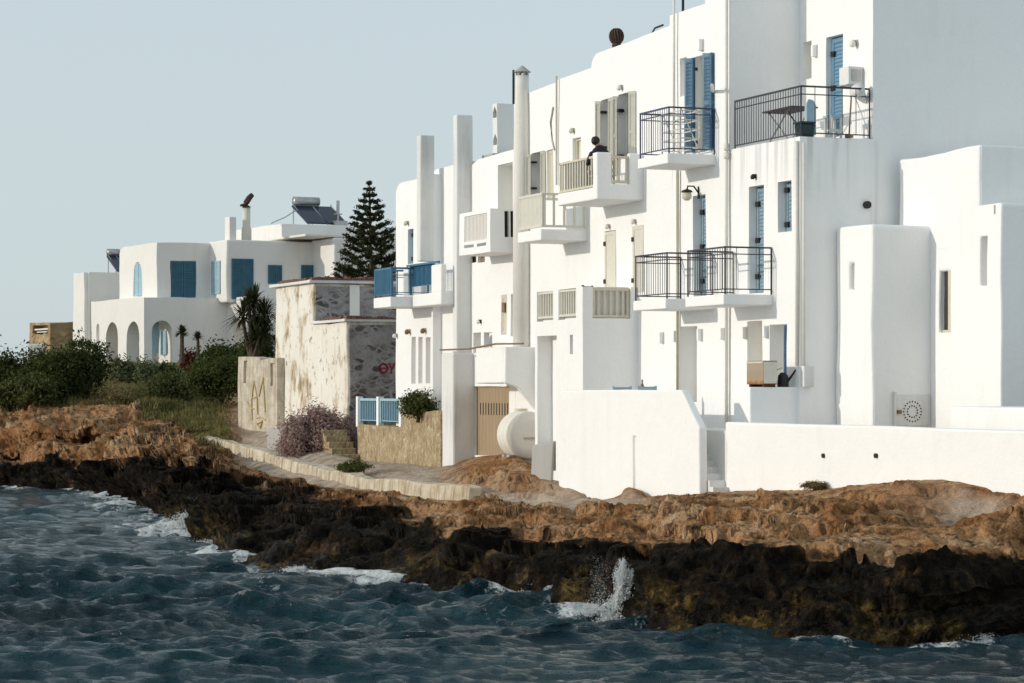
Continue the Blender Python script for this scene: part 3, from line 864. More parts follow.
# blue folded sun chair
bc = FR.s(812, -.75); z1_ = FR.z(812, 103, -.75)
th = Thing('folded_chair', 'light blue folded sun chair leaning behind the roof terrace railing', 'chair', FR, (s0 + .3, -.75, tz0))
cs = s0 + .30; ta_ = FR.tt(816.5, cs); tb2 = FR.tt(806.5, cs)
m = MB(); pr = [(tb2, tz0 + .06), (ta_, tz0 + .06), (ta_, z1_ - .12), (ta_ + .06, z1_ - .02), (tb2 - .05, z1_), (tb2, z1_ - .1)]
m.prism(pr, 's', cs, cs + .05); th.part('seat', m, M['blue_pale'], bevel=.02)
m = MB(); m.bar((cs + .09, ta_ + .02, tz0), (cs + .07, ta_ + .02, z1_ - .1), .03); m.bar((cs + .09, tb2 - .02, tz0), (cs + .07, tb2 - .02, z1_ - .1), .03); th.part('frame', m, M['pipe'])
# dark green basket
cs = s0 + .22; ta_ = FR.tt(812, cs); tb2 = FR.tt(797.5, cs)
th = Thing('basket', 'dark green plastic basket on the near corner of the roof terrace', 'basket', FR, (cs, (ta_+tb2)/2, tz0))
m = MB(); cc = (ta_ + tb2) / 2; hw = abs(tb2 - ta_) / 2
gm = paint('dark_green_plastic', (.012, .035, .035), .4, .2)
m.prism([(cc - hw*.8, tz0), (cc + hw*.8, tz0), (cc + hw, tz0 + .26), (cc - hw, tz0 + .26)], 's', cs - .14, cs + .16); th.part('body', m, gm, bevel=.03)
m = MB(); m.prism([(cc - hw*1.06, tz0 + .26), (cc + hw*1.06, tz0 + .26), (cc + hw*1.06, tz0 + .30), (cc - hw*1.06, tz0 + .30)], 's', cs - .16, cs + .18); th.part('rim', m, gm, bevel=.01)
# white stool with blue seat
cs = s0 + .34; ta_ = FR.tt(839, cs); tb2 = FR.tt(828, cs); z1_ = FR.zst(116, cs, ta_)
th = Thing('stool', 'small white wooden stool before the blue terrace door', 'stool', FR, (cs, (ta_+tb2)/2, tz0))
for a_ in (cs - .12, cs + .14):
    for b_ in (ta_ + .02, tb2 - .02):
        m = MB(); m.box(a_ - .02, a_ + .02, b_ - .02, b_ + .02, tz0, z1_ - .04); th.part('leg', m, M['pipe'])
m = MB(); m.box(cs - .16, cs + .18, ta_ - .02, tb2 + .02, z1_ - .04, z1_); th.part('seat', m, M['blue_pale'])
m = MB(); m.box(cs - .1, cs + .12, ta_ + .03, tb2 - .03, tz0 + .16, tz0 + .19); th.part('stretcher', m, M['pipe'])
# wall air conditioner on the terrace wall
as1, as0 = FR.s(839, t4 + .34), FR.s(848.5, t4 + .34); az1, az0 = FR.zst(66, as0, t4 + .34), FR.zst(84, as0, t4 + .34)
th = Thing('outdoor_unit', 'white air conditioner with a grey side grille, high on the terrace wall', 'air conditioner', FR, ((as0+as1)/2, t4 + .15, az0))
m = MB(); m.box(as0, as1, t4 + .02, t4 + .34, az0, az1); th.part('casing', m, M['white_grey'], bevel=.015)
m = MB(); m.box(as0 - .006, as0 - .001, t4 + .06, t4 + .28, az0 + .06, az1 - .06); th.part('side_grille', m, M['steel'])
m = MB(); m.box(as0 + .03, as0 + .07, t4 - .01, t4 + .36, az0 - .04, az0); m.box(as1 - .07, as1 - .03, t4 - .01, t4 + .36, az0 - .04, az0); th.part('bracket', m, M['steel'])
# rolled awning arm like pale canopy left of it
m = MB(); q = t4 + .05
m.tube([(FR.s(857, t4 + .3), t4 + .3, FR.z(857, 90, t4 + .3)), (FR.s(857, t4+.25), t4 + .18, FR.z(857, 94, t4 + .3)), (FR.s(857, t4+.2), t4 + .02, FR.z(857, 100, t4 + .3))], [.16, .11, .05], 14)
single('satellite_dish', m, M['white_grey'], 'small pale satellite dish below the terrace air conditioner', 'satellite dish', FR, (FR.s(857, t4 + .3), t4 + .02, FR.z(857, 95, t4 + .3)), smooth=True)
# broom handles leaning
m = MB(); tq = t4 + .12
m.tube([(FR.s(849, t4 + .5), t4 + .5, tz0), (FR.s(851.5, t4 + .04), t4 + .04, FR.z(851.5, 92, t4 + .04))], .017, 6)
m.box(FR.s(849, t4+.5) - .12, FR.s(849, t4+.5) + .12, t4 + .47, t4 + .53, tz0, tz0 + .07)
single('broom', m, M['wood'], 'wooden broom leaning on the terrace wall right of the blue door', 'broom', FR, (FR.s(849, t4 + .5), t4 + .5, tz0))
wall_lamp(756, 177, 0, 'small black bracket lamp above the blue balcony door, near the house corner', dark=True, size=.14, mat=M['black'])
for px, py, nm in ((743, 333, 'small white box lamp left of the grey ground floor slit'), (764.5, 332, 'small white box lamp between the two ground floor openings')):
    wall_lamp(px, py, 0, nm, size=.22)
wall_lamp(813, 52, t4, 'white box lamp beside the slit window on the roof terrace', size=.22)
wall_lamp(857, 44, t4, 'pale wall lamp above the terrace air conditioner', size=.2)

# ================================================================== house 3: blue shutters, two dark balconies
h = House('white house with open blue shutters over two dark railed balconies, one above the other', FR, 700, 0, ZB)
s0, s1 = FR.s(730, 0), FR.s(672, 0); ztop = FR.z(689, 9, 0)
h.S.box(s0, s1 + .12, -8, 0, ZB, ztop)
h.S.box(s0, FR.s(705, 0), -8, -.004, ztop - .3, ztop + .55)
d1 = h.hole(694, 711.5, 55, 152, 0, .26)
w1 = h.hole(680, 686.5, 58, 96, 0, .26)
d2 = h.hole(693, 706, 195, 297, 0, .26)
g1 = h.hole(680, 697, 326, 402, 0, .45)
h.wall(bevel=.03)
m = MB(); m.box(d1[0] - .02, d1[1] + .02, -.25, -.23, d1[2], d1[3]); dd = h.part('door', m, M['cream_pale'])
m = MB(); m.box(w1[0] - .02, w1[1] + .02, -.25, -.23, w1[2], w1[3]); h.part('window', m, M['white_grey'])
for p_h, p_t, sx_, an in ((693.5, 684.5, d1[1] + .01, 1.1), (712, 702.5, d1[0] - .02, 1.1)):
    hinge_leaf(h, dd, p_h, p_t, d1, an, M['blue_light'])
    hinge_leaf(h, dd, p_h + 1.2, p_h - 1.6, d1, 1.75, M['blue_deep'], slats=False)  # rear leaf folded behind; its shadow is painted as deeper blue
    Mx = Matrix.Translation((sx_, .02, 0)) @ Matrix.Rotation(an, 4, 'Z')
    for f in (.12, .88):
        m = MB(); m.box(-.10, .02, -.06, .0, d1[2] + (d1[3]-d1[2])*f - .03, d1[2] + (d1[3]-d1[2])*f + .03, Mx)
        h.part('hinge', m, M['black'], parent=dd)
blue_leaf(h, d2, 0, .26, 'blue_grey', 'door')
m = MB(); m.box(g1[0] - .02, g1[1] + .02, -.44, -.42, g1[2], g1[3]); h.part('door', m, M['white_grey'])
def slab_balcony(h, pxl, pxr, d, py_top, py_rail, th_=.21, mat='rail_dark', gap=.11, sg=.24, far=True, wallm='white'):
    bs1, bs0 = FR.s(pxl, d), FR.s(pxr, d); z1 = FR.zst(py_top, bs0, d)
    m = MB(); m.box(bs0, bs1, -.05, d, z1 - th_, z1); bal = h.part('balcony', m, M[wallm], bevel=.02)
    zr = FR.zst(py_rail, bs0, d)
    m = MB(); railing(m, (bs0 + .03, d - .05), (bs1 - .03, d - .05), z1, zr, gap, .010, .14, .09)
    railing(m, (bs0 + .04, d - .05), (bs0 + .04, .02), z1, zr, sg, .010, .14, .09)
    if far: railing(m, (bs1 - .04, d - .05), (bs1 - .04, .02), z1, zr, sg, .010, .14, .09)
    h.part('railing', m, M[mat], parent=bal)
    return bs0, bs1, z1
u3 = slab_balcony(h, 637.5, 667.5, 1.1, 153, 106, mat='rail_blue')
l3 = slab_balcony(h, 633, 665.5, 1.1, 298.5, 252, mat='rail_dark')
m = MB(); m.tube([(FR.s(677.5, .06), .06, FR.z(677, 402, .06)), (FR.s(677.5, .06), .06, FR.z(677, 170, .06))], .033, 8); h.part('downpipe', m, M['pipe_tan'], smooth=True)
m = MB(); m.box(FR.s(700, .1), FR.s(694, .1), 0, .3, FR.z(697, 97, .1), FR.z(697, 95, .1)); 
m = MB(); m.tube([(FR.s(712, .02), .0, FR.z(712, 92, 0)), (FR.s(712, .45), .45, FR.z(712, 91, .0))], .035, 8); h.part('spout', m, M['pipe'])
# white mast at the house edge
m = MB(); m.tube([(FR.s(674, .08), .08, FR.z(674, 152, .08)), (FR.s(674, .08), .08, FR.z(674, -90, .08))], .028, 8)
single('mast', m, M['pipe'], 'thin white mast rising past the roof left of the blue shutters', 'mast', FR, (FR.s(674, .08), .08, FR.z(674, 152, .08)), smooth=True)
m = MB(); ss = FR.s(683, -.6); zq = ztop
m.tube([(ss, -.6, zq - .05), (ss, -.6, zq + .5)], .03, 6)
single('roof_pipe', m, M['black'], 'short black pipe on the roof right of the white mast', 'pipe', FR, (ss, -.6, zq))
wall_lamp(699.5, 46, 0, 'pale box lamp above the open blue shutters', size=.24)
for px, py, nm in ((660, 338, 'white box lamp on the ground floor wall under the lower dark balcony'), (674, 336.5, 'white box lamp immediately left of the grey ground floor doorway'), (698.5, 335, 'white box lamp immediately right of the grey ground floor doorway'), (721, 334, 'white box lamp beside the long downpipe at ground floor')):
    wall_lamp(px, py, 0, nm, size=.20)
# old lantern
s_, z_ = FR.s(692, .3), FR.z(696, 190, .2)
th = Thing('lantern', 'round cream lantern on a black bracket between the two balconies', 'lantern', FR, (FR.s(699, 0), 0, z_), 'lamps on the house walls')
sl = FR.s(699, 0)
m = MB(); m.tube([(sl, 0, z_ - .05), (sl, .12, z_ + .1), (sl, .26, z_ + .1), (sl, .28, z_)], .018, 6); m.box(sl - .03, sl + .03, -.01, .02, z_ - .16, z_ + .1); th.part('bracket', m, M['black'])
m = MB(); m.lathe((sl, .28, z_ - .2), [(.05, 0), (.10, .05), (.10, .14), (.05, .2)], 12); th.part('lamp_shade', m, M['cream'], smooth=True)
m = MB(); m.lathe((sl, .28, z_ - .03), [(.13, 0), (.10, .04), (.02, .07)], 12); th.part('cap', m, M['black'], smooth=True)
# drying rack on the upper balcony
rx0, rx1 = u3[0] + .18, u3[1] - .40; z0 = u3[2]
th = Thing('drying_rack', 'white clothes drying rack on the upper dark balcony', 'drying rack', FR, ((rx0+rx1)/2, .5, z0))
for q, nm in ((.30, 'frame'), (.72, 'frame')):
    m = MB(); m.bar((rx0, q, z0), (rx0, q, z0 + .95), .025); m.bar((rx1, q, z0), (rx1, q, z0 + .95), .025)
    for k in range(5): m.bar((rx0, q, z0 + .15 + k*.19), (rx1, q, z0 + .15 + k*.19), .018)
    th.part(nm, m, M['pipe'])
for xx in (rx0, rx1):
    m = MB()
    for k in range(5): m.bar((xx, .30, z0 + .15 + k*.19), (xx, .72, z0 + .15 + k*.19), .018)
    m.bar((xx, .31, z0 + .1), (xx, .71, z0 + .95), .018); th.part('rod', m, M['pipe'])
# pale plastic chair on the upper balcony
def chair(label, s, t, z, mat, ang=0, back=.85, group=None, name='chair'):
    th = Thing(name, label, 'chair', FR, (s, t, z), group)
    c_, s__ = math.cos(ang), math.sin(ang)
    Mx = Matrix.Translation((s, t, z)) @ Matrix.Rotation(ang, 4, 'Z')
    for a in (-.2, .2):
        for b_ in (-.2, .2):
            m = MB(); m.box(a - .02, a + .02, b_ - .02, b_ + .02, 0, .43, Mx); th.part('leg', m, mat)
    m = MB(); m.box(-.23, .23, -.23, .23, .43, .46, Mx); th.part('seat', m, mat)
    m = MB()
    for a in (-.2, .2): m.box(a - .02, a + .02, -.23, -.19, .46, back, Mx)
    m.box(-.18, .18, -.228, -.20, back - .12, back - .02, Mx); m.box(-.18, .18, -.228, -.20, back - .30, back - .2, Mx)
    th.part('backrest', m, mat)
    return th
m = MB(); sx_ = FR.s(745, .9)
m.prism([(.0, 0), (.3, 0), (.26, .09), (.04, .09)], 's', FR.s(748, .7), FR.s(743, .7))
# ================================================================== house 2b: cream shutters, roof ventilator
h = House('white house with two tall cream shuttered windows and a rusty roof ventilator', FR, 632, 0, ZB)
s0, s1 = FR.s(672, 0), FR.s(593, 0); ztop = FR.z(640, 40, 0)
# rounded shoulder at the far end of the parapet
pr = [(s0, ZB), (s1 + .12, ZB), (s1 + .12, ztop - .75)]
for k in range(7):
    a = math.pi/2 * k/6; pr.append((s1 - .28 + .4 * math.cos(a), ztop - .4 + .4 * math.sin(a)))
pr.append((s0, ztop + .12))
h.S.prism(pr, 't', -8, 0)
w1 = h.hole(601, 612, 99, 160, 0, .28); w2 = h.hole(618, 635, 93, 172, 0, .28)
c1 = h.hole(604.5, 616, 231, 292, 0, .06); c2 = h.hole(632.5, 643.5, 225.5, 292, 0, .06)
h.wall(bevel=.04)
def cream_window(h, op, far, depth=.28):
    m = MB(); m.box(op[0] - .02, op[1] + .02, -depth + .004, -depth + .02, op[2], op[3]); w = h.part('window', m, M['dark_in'])
    m = MB(); m.box(op[0], op[0] + .06, -depth + .02, -depth + .06, op[2], op[3]); m.box(op[1] - .06, op[1], -depth + .02, -depth + .06, op[2], op[3])
    c_ = (op[0] + op[1]) / 2; m.box(c_ - .04, c_ + .04, -depth + .02, -depth + .06, op[2], op[3]); m.box(op[0] + .06, op[1] - .06, -depth + .02, -depth + .055, op[3] - .07, op[3])
    h.part('frame', m, M['cream'], parent=w)
    for (p_h, p_t) in far: hinge_leaf(h, w, p_h, p_t, op, 1.0, M['cream_pale'], slats=False)
    for f in (.2, .78):
        m = MB(); m.box(op[1] - .12, op[1] - .02, -.1, .04, op[2] + (op[3]-op[2])*f, op[2] + (op[3]-op[2])*(f + .04)); h.part('hinge', m, M['black'], parent=w)
cream_window(h, w1, ((600.5, 595), (612.5, 608))); cream_window(h, w2, ((617.2, 612.7), (635.5, 628.5)))
for c_ in (c1, c2):
    m = MB(); leaf(m, c_[0] + .01, -.02, c_[2], c_[3] - .01, c_[1] - c_[0] - .02, 0, .05, slats=False); d = h.part('door', m, M['cream_pale'])
    m = MB(); m.box(c_[0] - .01, c_[1] + .01, -.06, -.055, c_[2], c_[3]); h.part('frame', m, M['cream'], parent=d)
    for f in (.18, .8):
        m = MB(); zc = c_[2] + (c_[3]-c_[2])*f; m.box(c_[1] - .08, c_[1] + .01, .0, .03, zc - .05, zc + .05); h.part('hinge', m, M['rust'], parent=d)
m = MB(); ss = FR.s(655, -.15)
zt = FR.z(655, 35, -.1)
m.tube([(FR.s(648, -.12), -.12, zt - .25), (FR.s(650.5, -.12), -.12, zt + .02), (FR.s(655, -.12), -.12, zt + .16), (FR.s(663, -.12), -.12, zt + .17)], .022, 6)
h.part('roof_hose', m, M['black'], smooth=True)
sv = FR.s(616.5, -.5); zv = ztop - .1; zv2 = FR.z(616, 27, -.5)
th = Thing('roof_ventilator', 'dark rusty globe ventilator turning on a short pipe at the roof edge', 'ventilator', FR, (sv, -.5, ztop))
m = MB(); m.lathe((sv, -.5, zv), [(.10, 0), (.10, zv2 - zv - .38)], 14); th.part('pipe', m, M['rust'], smooth=True)
m = MB(); zc = zv2 - .22
for k in range(16):
    a = 2*math.pi*k/16; pts = []
    for j in range(7):
        th_ = math.pi*(.12 + .76*j/6); pts.append((sv + .16*math.sin(th_)*math.cos(a + j*.06), -.5 + .16*math.sin(th_)*math.sin(a + j*.06), zc + .18*math.cos(th_)))
    m.tube(pts, .022, 4)
m.lathe((sv, -.5, zc + .14), [(.09, 0), (.06, .04), (.01, .05)], 12); m.lathe((sv, -.5, zc - .22), [(.11, 0), (.10, .06)], 12); m.ball((sv, -.5, zc), .125, .125, .14)
th.part('globe', m, M['rust'])
wall_lamp(622.5, 88, 0, 'small lamp above the right tall cream shuttered window', size=.17)
wall_lamp(610, 227, 0, 'small lamp above the left narrow cream shuttered door', size=.15)
wall_lamp(636, 222, 0, 'small lamp above the right narrow cream shuttered door', size=.15)

# ================================================================== house 2a: stepped roof, porch, two white balconies
h = House('white house with a slender round chimney, two solid white balconies and a porch below', FR, 555, 0, ZB)
s0, s1 = FR.s(593, 0), FR.s(515.5, 0); ztop = FR.z(570, 75.5, 0)
pr = [(s0, ZB), (s1 + .12, ZB), (s1 + .12, FR.z(528, 97, 0)), (s1 - .25, FR.z(528, 93.5, 0)), (FR.s(557, 0), FR.z(556, 82.5, 0)), (FR.s(556.5, 0), FR.z(556.5, 80, 0)), (s0, FR.z(592, 67, 0))]
h.S.prism(pr, 't', -8, 0)
w1 = h.hole(531.5, 545, 152, 197, 0, .28)
w2 = h.hole(573, 581, 138, 160, 0, .16)
w3 = h.hole(547, 553.5, 150, 200, 0, .10)
h.wall(bevel=.04)
cream_window(h, w1, ((531, 525.5), (545.2, 540.3)))
m = MB(); leaf(m, w3[0], -.06, w3[2], w3[3], w3[1] - w3[0], 0, .04, slats=False); h.part('door', m, M['cream'])
m = MB(); m.box(w2[0] - .01, w2[1] + .01, -.15, -.13, w2[2], w2[3]); w = h.part('window', m, M['cream_pale'])
m = MB(); m.box(w2[0], w2[0] + .05, -.13, -.08, w2[2], w2[3]); m.box(w2[1] - .05, w2[1], -.13, -.08, w2[2], w2[3]); m.box(w2[0] + .05, w2[1] - .05, -.13, -.08, w2[3] - .05, w2[3]); h.part('frame', m, M['cream'], parent=w)
# round chimney
cs_ = FR.s(521, .15); zc1 = FR.z(520.5, 76, .15); zc0 = FR.z(520.5, 352, .15)
m = MB(); m.lathe((cs_, .12, zc0), [(.23, 0), (.22, (zc1-zc0)*.65), (.195, (zc1-zc0)*.85), (.165, (zc1-zc0)*.96), (.165, zc1-zc0)], 20)
ch = h.part('chimney', m, M['white_warm'], smooth=False)
ch.data.shade_smooth()
m = MB()
for k in range(6): a = k*math.pi/3; m.box(cs_ + .13*math.cos(a) - .025, cs_ + .13*math.cos(a) + .025, .12 + .13*math.sin(a) - .025, .12 + .13*math.sin(a) + .025, zc1, zc1 + .09)
m.lathe((cs_, .12, zc1 + .09), [(.22, 0), (.2, .02), (.02, .16)], 16); h.part('chimney_cap', m, M['grey_conc'], parent=ch)
m = MB(); m.tube([(FR.s(513.5, .2), .2, FR.z(513.5, 104, .2)), (FR.s(513.5, .2), .2, FR.z(513.5, 70, .2))], .03, 6); h.part('flue', m, M['black'], parent=ch)
# antenna pole
m = MB(); m.tube([(FR.s(556.5, .06), .06, FR.z(556.5, 185, .06)), (FR.s(556.5, .06), .06, FR.z(556.5, 76, .06))], .024, 6); h.part('downpipe', m, M['pipe_tan'])
m = MB(); m.tube([(FR.s(553, .03), .03, FR.z(553, 107, .03)), (FR.s(550.5, .03), .03, FR.z(550.5, 122, .03)), (FR.s(552, .03), .03, FR.z(552, 140, .03)), (FR.s(554.5, .03), .03, FR.z(554.5, 150, .03))], .022, 6); h.part('cable', m, M['pipe_tan'], smooth=True)
# upper balcony with corner pillars
d = 1.12
bs1, bs0 = FR.s(557.5, d), FR.s(596.5, d)
zf = FR.zst(194.5, bs0, d); zb_ = FR.zst(199, bs0, d); zt_ = FR.zst(152, bs0, d)
B = MB(); Cc = MB()
B.box(bs0, bs1, -.06, d, zb_, zt_)
Cc.box(bs0 + .14, bs1 - .1, -.05, d - .12, zf, zt_ + 1)
o1, o2 = FR.s(560, d), FR.s(592, d)
zrail = FR.zst(186.5, bs0, d)
Cc.box(o2, o1 + .3, d - .2, d + .2, zrail, zt_ + 1)
tq1, tq2 = FR.tt(611, bs0), FR.tt(629, bs0)
Cc.box(bs0 - .3, bs0 + .3, tq2, tq1, FR.zst(184, bs0, tq1), zt_ + 1)
bal = h.solid('balcony', B, Cc, M['white'], bevel=.03)
m = MB(); slats(m, (o2, d - .06), (bs1 - .02, d - .06), zrail - .04, zt_ - .06, .15, .045, .03, .05); slats(m, (bs0 + .07, tq1), (bs0 + .07, tq2), FR.zst(184, bs0, tq1) - .02, zt_ - .06, .22, .05, .03, .06)
m.box(bs1 - .06, bs1, -.04, d - .03, zt_ - .11, zt_ - .06)
for k in range(5): m.box(bs1 - .045, bs1 - .015, .15 + k*.19, .19 + k*.19, zf, zt_ - .1)
h.part('railing', m, M['cream'], parent=bal)
PB = (bs0, bs1, zf, zt_, d)
# second balcony, cream boards
d = 1.15
bs1, bs0 = FR.s(517.5, d), FR.s(541, d); zf = FR.zst(229, bs0, d); zb_ = FR.zst(240, bs0, d)
m = MB(); m.box(bs0, bs1, -.05, d, zb_, zf); bal = h.part('balcony', m, M['white'], bevel=.02)
m = MB(); zt_ = FR.zst(192.5, bs0, d)
slats(m, (bs0 + .02, d - .05), (bs1 - .02, d - .05), zf, zt_, .08, .072, .03, .06); slats(m, (bs0 + .04, d - .08), (bs0 + .04, .04), zf, zt_, .28, .05, .03, .05)
m.box(bs1 - .06, bs1 - .02, .0, d - .08, zt_ - .06, zt_)
h.part('railing', m, M['cream_pale'], parent=bal)
# porch volume with a roof terrace
tE = 1.3
es1, es0 = FR.s(535, tE), FR.s(583, tE); ze = FR.zst(286.5, es0, tE)
B = MB(); Cc = MB()
B.box(es0, es1, -.06, tE, ZB, ze)
zfl = FR.zst(327, es0, tE)
Cc.box(es0 + .15, es1 - .15, -.05, tE - .16, zfl, ze + 1)
def fo(pa, pb, ya, yb, dep=.4):
    pc = (pa + pb)/2; sa, sb = FR.s(pb, tE), FR.s(pa, tE); z1_, z0_ = FR.z(pc, ya, tE), FR.z(pc, yb, tE); Cc.box(sa, sb, tE - dep, tE + .3, z0_, z1_); return sa, sb, z0_, z1_
r1 = fo(537, 552.5, 291.5, 321.5, .15); r2 = fo(558, 576, 289, 319.5, .15)
ta_, tb_ = FR.tt(593, es0), FR.tt(630.5, es0); zo1, zo0 = FR.zst(288, es0, .6), FR.zst(318.5, es0, .6)
Cc.box(es0 - .3, es0 + .14, tb_, ta_, zo0, ze + .5)
pd = fo(537.5, 556, 336, 470, .36); sl = fo(569.5, 572.5, 335, 354.5, .3)
h.solid('porch', B, Cc, M['white'], bevel=.035)
for r in (r1, r2):
    m = MB(); slats(m, (r[0] + .01, tE - .05), (r[1] - .01, tE - .05), r[2] + .02, r[3] - .01, .11, .045, .03, .05); rl_ = h.part('railing', m, M['cream_pale'])
    m = MB(); m.box(r[0] - .02, r[1] + .02, tE - .15, tE - .13, r[2] + .10, r[3] - .02); h.part('backing', m, M['slat_backing'], parent=rl_)  # panel behind the slats gives the gaps a brown-grey tone
m = MB(); slats(m, (es0 + .07, ta_ - .01), (es0 + .07, tb_ + .01), zo0 - .03, zo1, .15, .06, .03, .06); h.part('railing', m, M['cream'])
# raw concrete foot of the porch pier
m = MB(); zz1 = FR.zst(445, es1, tE)
m.prism([(es1 + .06, zz1), (es1 - 1.25, zz1 + .12), (es1 - 1.0, .5), (es1 + .25, .5)], 't', tE - .6, tE + .06); h.part('footing', m, M['grey_conc'], bevel=.05)
# wooden chair on the porch terrace
chair('brown wooden chair behind the cream porch railing', es0 + .6, .75, zfl, M['rust'], 2.2, back=.95)
wall_lamp(574.5, 131, 0, 'rusty lamp above the small cream window left of the leaning person', size=.17, mat=M['cream'])

# ================================================================== house 1: dovecote chimney, box balcony, garage bay
h = House('white house with a brown garage door under a projecting bay and a slender square chimney', FR, 480, 0, ZB)
s0, s1 = FR.s(515.5, 0), FR.s(433, 0) + .1; ztop = FR.z(490, 156, 0)
pr = [(s0, ZB), (s1, ZB), (s1, ztop - .5)] + [(s1 - .45 + .45*math.cos(math.pi/2*k/5), ztop - .4 + .38*math.sin(math.pi/2*k/5)) for k in range(6)] + [(FR.s(470, 0), ztop), (FR.s(469, 0), ztop - .16), (FR.s(478, 0), ztop), (s0, ztop + .03)]
h.S.prism(pr, 't', -8, 0)
w1 = h.hole(498, 513, 163.5, 216, 0, .5)
w2 = h.hole(466, 476, 256.5, 263, 0, .14); w3 = h.hole(477.5, 485, 256, 262.5, 0, .14)
n1_ = h.hole(473, 481, 333, 353, 0, .5); n2_ = h.hole(484, 492.5, 332.5, 352, 0, .5)
t1_ = h.hole(501, 506.5, 294.5, 334, 0, .08); t2_ = h.hole(510.5, 515, 294, 336, 0, .4)
gd = h.hole(473.5, 509, 386, 456, 0, .14)
h.wall(bevel=.04)
m = MB(); m.box(w1[0] - .02, w1[1] + .02, -.49, -.47, w1[2], w1[3]); h.part('door', m, M['cream_pale'])
for w_ in (w2, w3):
    m = MB(); m.box(w_[0] - .01, w_[1] + .01, -.13, -.11, w_[2], w_[3]); h.part('window', m, M['wood'])
for w_ in (n1_, n2_):
    m = MB(); m.box(w_[0] - .01, w_[1] + .01, -.49, -.47, w_[2], w_[3]); h.part('window', m, M['white_warm'])
m = MB(); leaf(m, t1_[0], -.04, t1_[2], t1_[3], t1_[1] - t1_[0], 0, .04, slats=False); d = h.part('door', m, M['cream'])
m = MB(); m.box(t1_[0] + .1, t1_[1] - .1, .0, .02, t1_[3] - .45, t1_[3] - .2); h.part('vent', m, M['wood'], parent=d)
# garage door: upright boards and a row of slots
m = MB(); n = 11
for k in range(n):
    a, b_ = gd[0] + (gd[1]-gd[0])*k/n, gd[0] + (gd[1]-gd[0])*(k+1)/n
    m.box(a + .004, b_ - .004, -.13, -.085, gd[2] - .3, gd[3] + .05)
g_ = h.part('garage_door', m, M['brown_wood'])
m = MB(); z1_, z0_ = FR.z(491, 403, 0), FR.z(491, 415, 0)
for k in range(11):
    a = gd[0] + (gd[1]-gd[0])*(.12 + .76*k/10); m.box(a - .028, a + .028, -.084, -.078, z0_, z1_)
h.part('vent', m, M['dark_in'], parent=g_)
# square chimney, wide pier below
c1_, c0_ = FR.s(452.5, .40), FR.s(456.5, .40)
zt_ = FR.z(455, 115, .4); zm = FR.z(455, 353, .4)
B = MB(); B.box(c0_, c1_, -.05, .40, zm - .3, zt_)
Cc = MB()
ch = h.solid('chimney', B, Cc, M['white_grey'], bevel=.03)
m = MB(); pp1, pp0 = FR.s(441, .57), FR.s(453, .57)
m.box(pp0, pp1, -.05, .57, ZB, zm); h.part('pier', m, M['white_grey'], bevel=.05)
# dovecote chimney on the roof
ds1, ds0 = FR.s(492.5, -.5), FR.s(497, -.5)
zt_ = FR.z(495, 104, -.5); t_n = FR.tt(514, ds0)
B = MB(); B.box(ds0, ds1, t_n, -.5, ztop - .2, zt_)
Cc = MB()
for ya, yb in ((107, 118), (134, 145)):
    z1_, z0_ = FR.z(494, ya, -.5), FR.z(494, yb, -.5); mid = (ds0 + ds1)/2
    Cc.prism([(mid - .14, z0_), (mid + .14, z0_), (mid + .14, z0_ + (z1_-z0_)*.5), (mid, z1_), (mid - .14, z0_ + (z1_-z0_)*.5)], 't', -.9, -.3)
ch2 = h.solid('dovecote', B, Cc, M['white_grey'], bevel=.03)
m = MB(); m.box(ds0 - .15, ds1 + .3, t_n - .1, -.32, ztop - .02, ztop + .14); h.part('plinth', m, M['grey_conc'], parent=ch2)
m = MB(); mid = (ds0+ds1)/2
for ya, yb in ((107, 118), (134, 145)):
    z1_, z0_ = FR.z(494, ya, -.5), FR.z(494, yb, -.5); m.box(mid - .12, mid + .12, -.8, -.78, z0_, z1_)
h.part('niche', m, M['wood'], parent=ch2)
# white box balcony
d = .82; bs1, bs0 = FR.s(459.5, d), FR.s(490.5, d)
zt_ = FR.zst(208.5, bs0, d); zb_ = FR.zst(252, bs0, d)
B = MB(); Cc = MB(); B.box(bs0, bs1, -.05, d, zb_, zt_)
Cc.box(bs0 + .12, bs1 - .12, .0, d - .12, zb_ + .18, zt_ + 1)
a, b_ = FR.s(487, d), FR.s(464.5, d); Cc.box(a, b_, d - .045, d + .2, FR.z(476, 241, d), FR.z(476, 215, d))
for pa, pb in ((464.5, 474), (477, 486.5)): Cc.box(FR.s(pb, d), FR.s(pa, d), d - .3, d + .2, FR.z(476, 247, d), FR.z(476, 244, d))
tk = [FR.tt(p, bs0) for p in (505, 509.5, 511, 515.5)]
for a, b_ in ((tk[0], tk[1]), (tk[2], tk[3])): Cc.box(bs0 - .2, bs0 + .2, b_, a, FR.zst(237, bs0, a), FR.zst(211, bs0, a))
bal = h.solid('balcony', B, Cc, M['white'], bevel=.025)
m = MB()
a, b_ = FR.s(487, d), FR.s(464.5, d); n = 16
for k in range(n): x = a + (b_-a)*(k + .5)/n; m.box(x - .03, x + .03, d - .04, d - .022, FR.z(476, 240.5, d), FR.z(476, 215.5, d))
h.part('panel', m, M['white_warm'], parent=bal)
m = MB(); m.box(bs0 + .125, bs0 + .14, tk[3] - .03, tk[0] + .03, FR.zst(238, bs0, tk[0]), FR.zst(210, bs0, tk[0])); h.part('backing', m, M['black'], parent=bal)  # black sheet closing the slots from behind
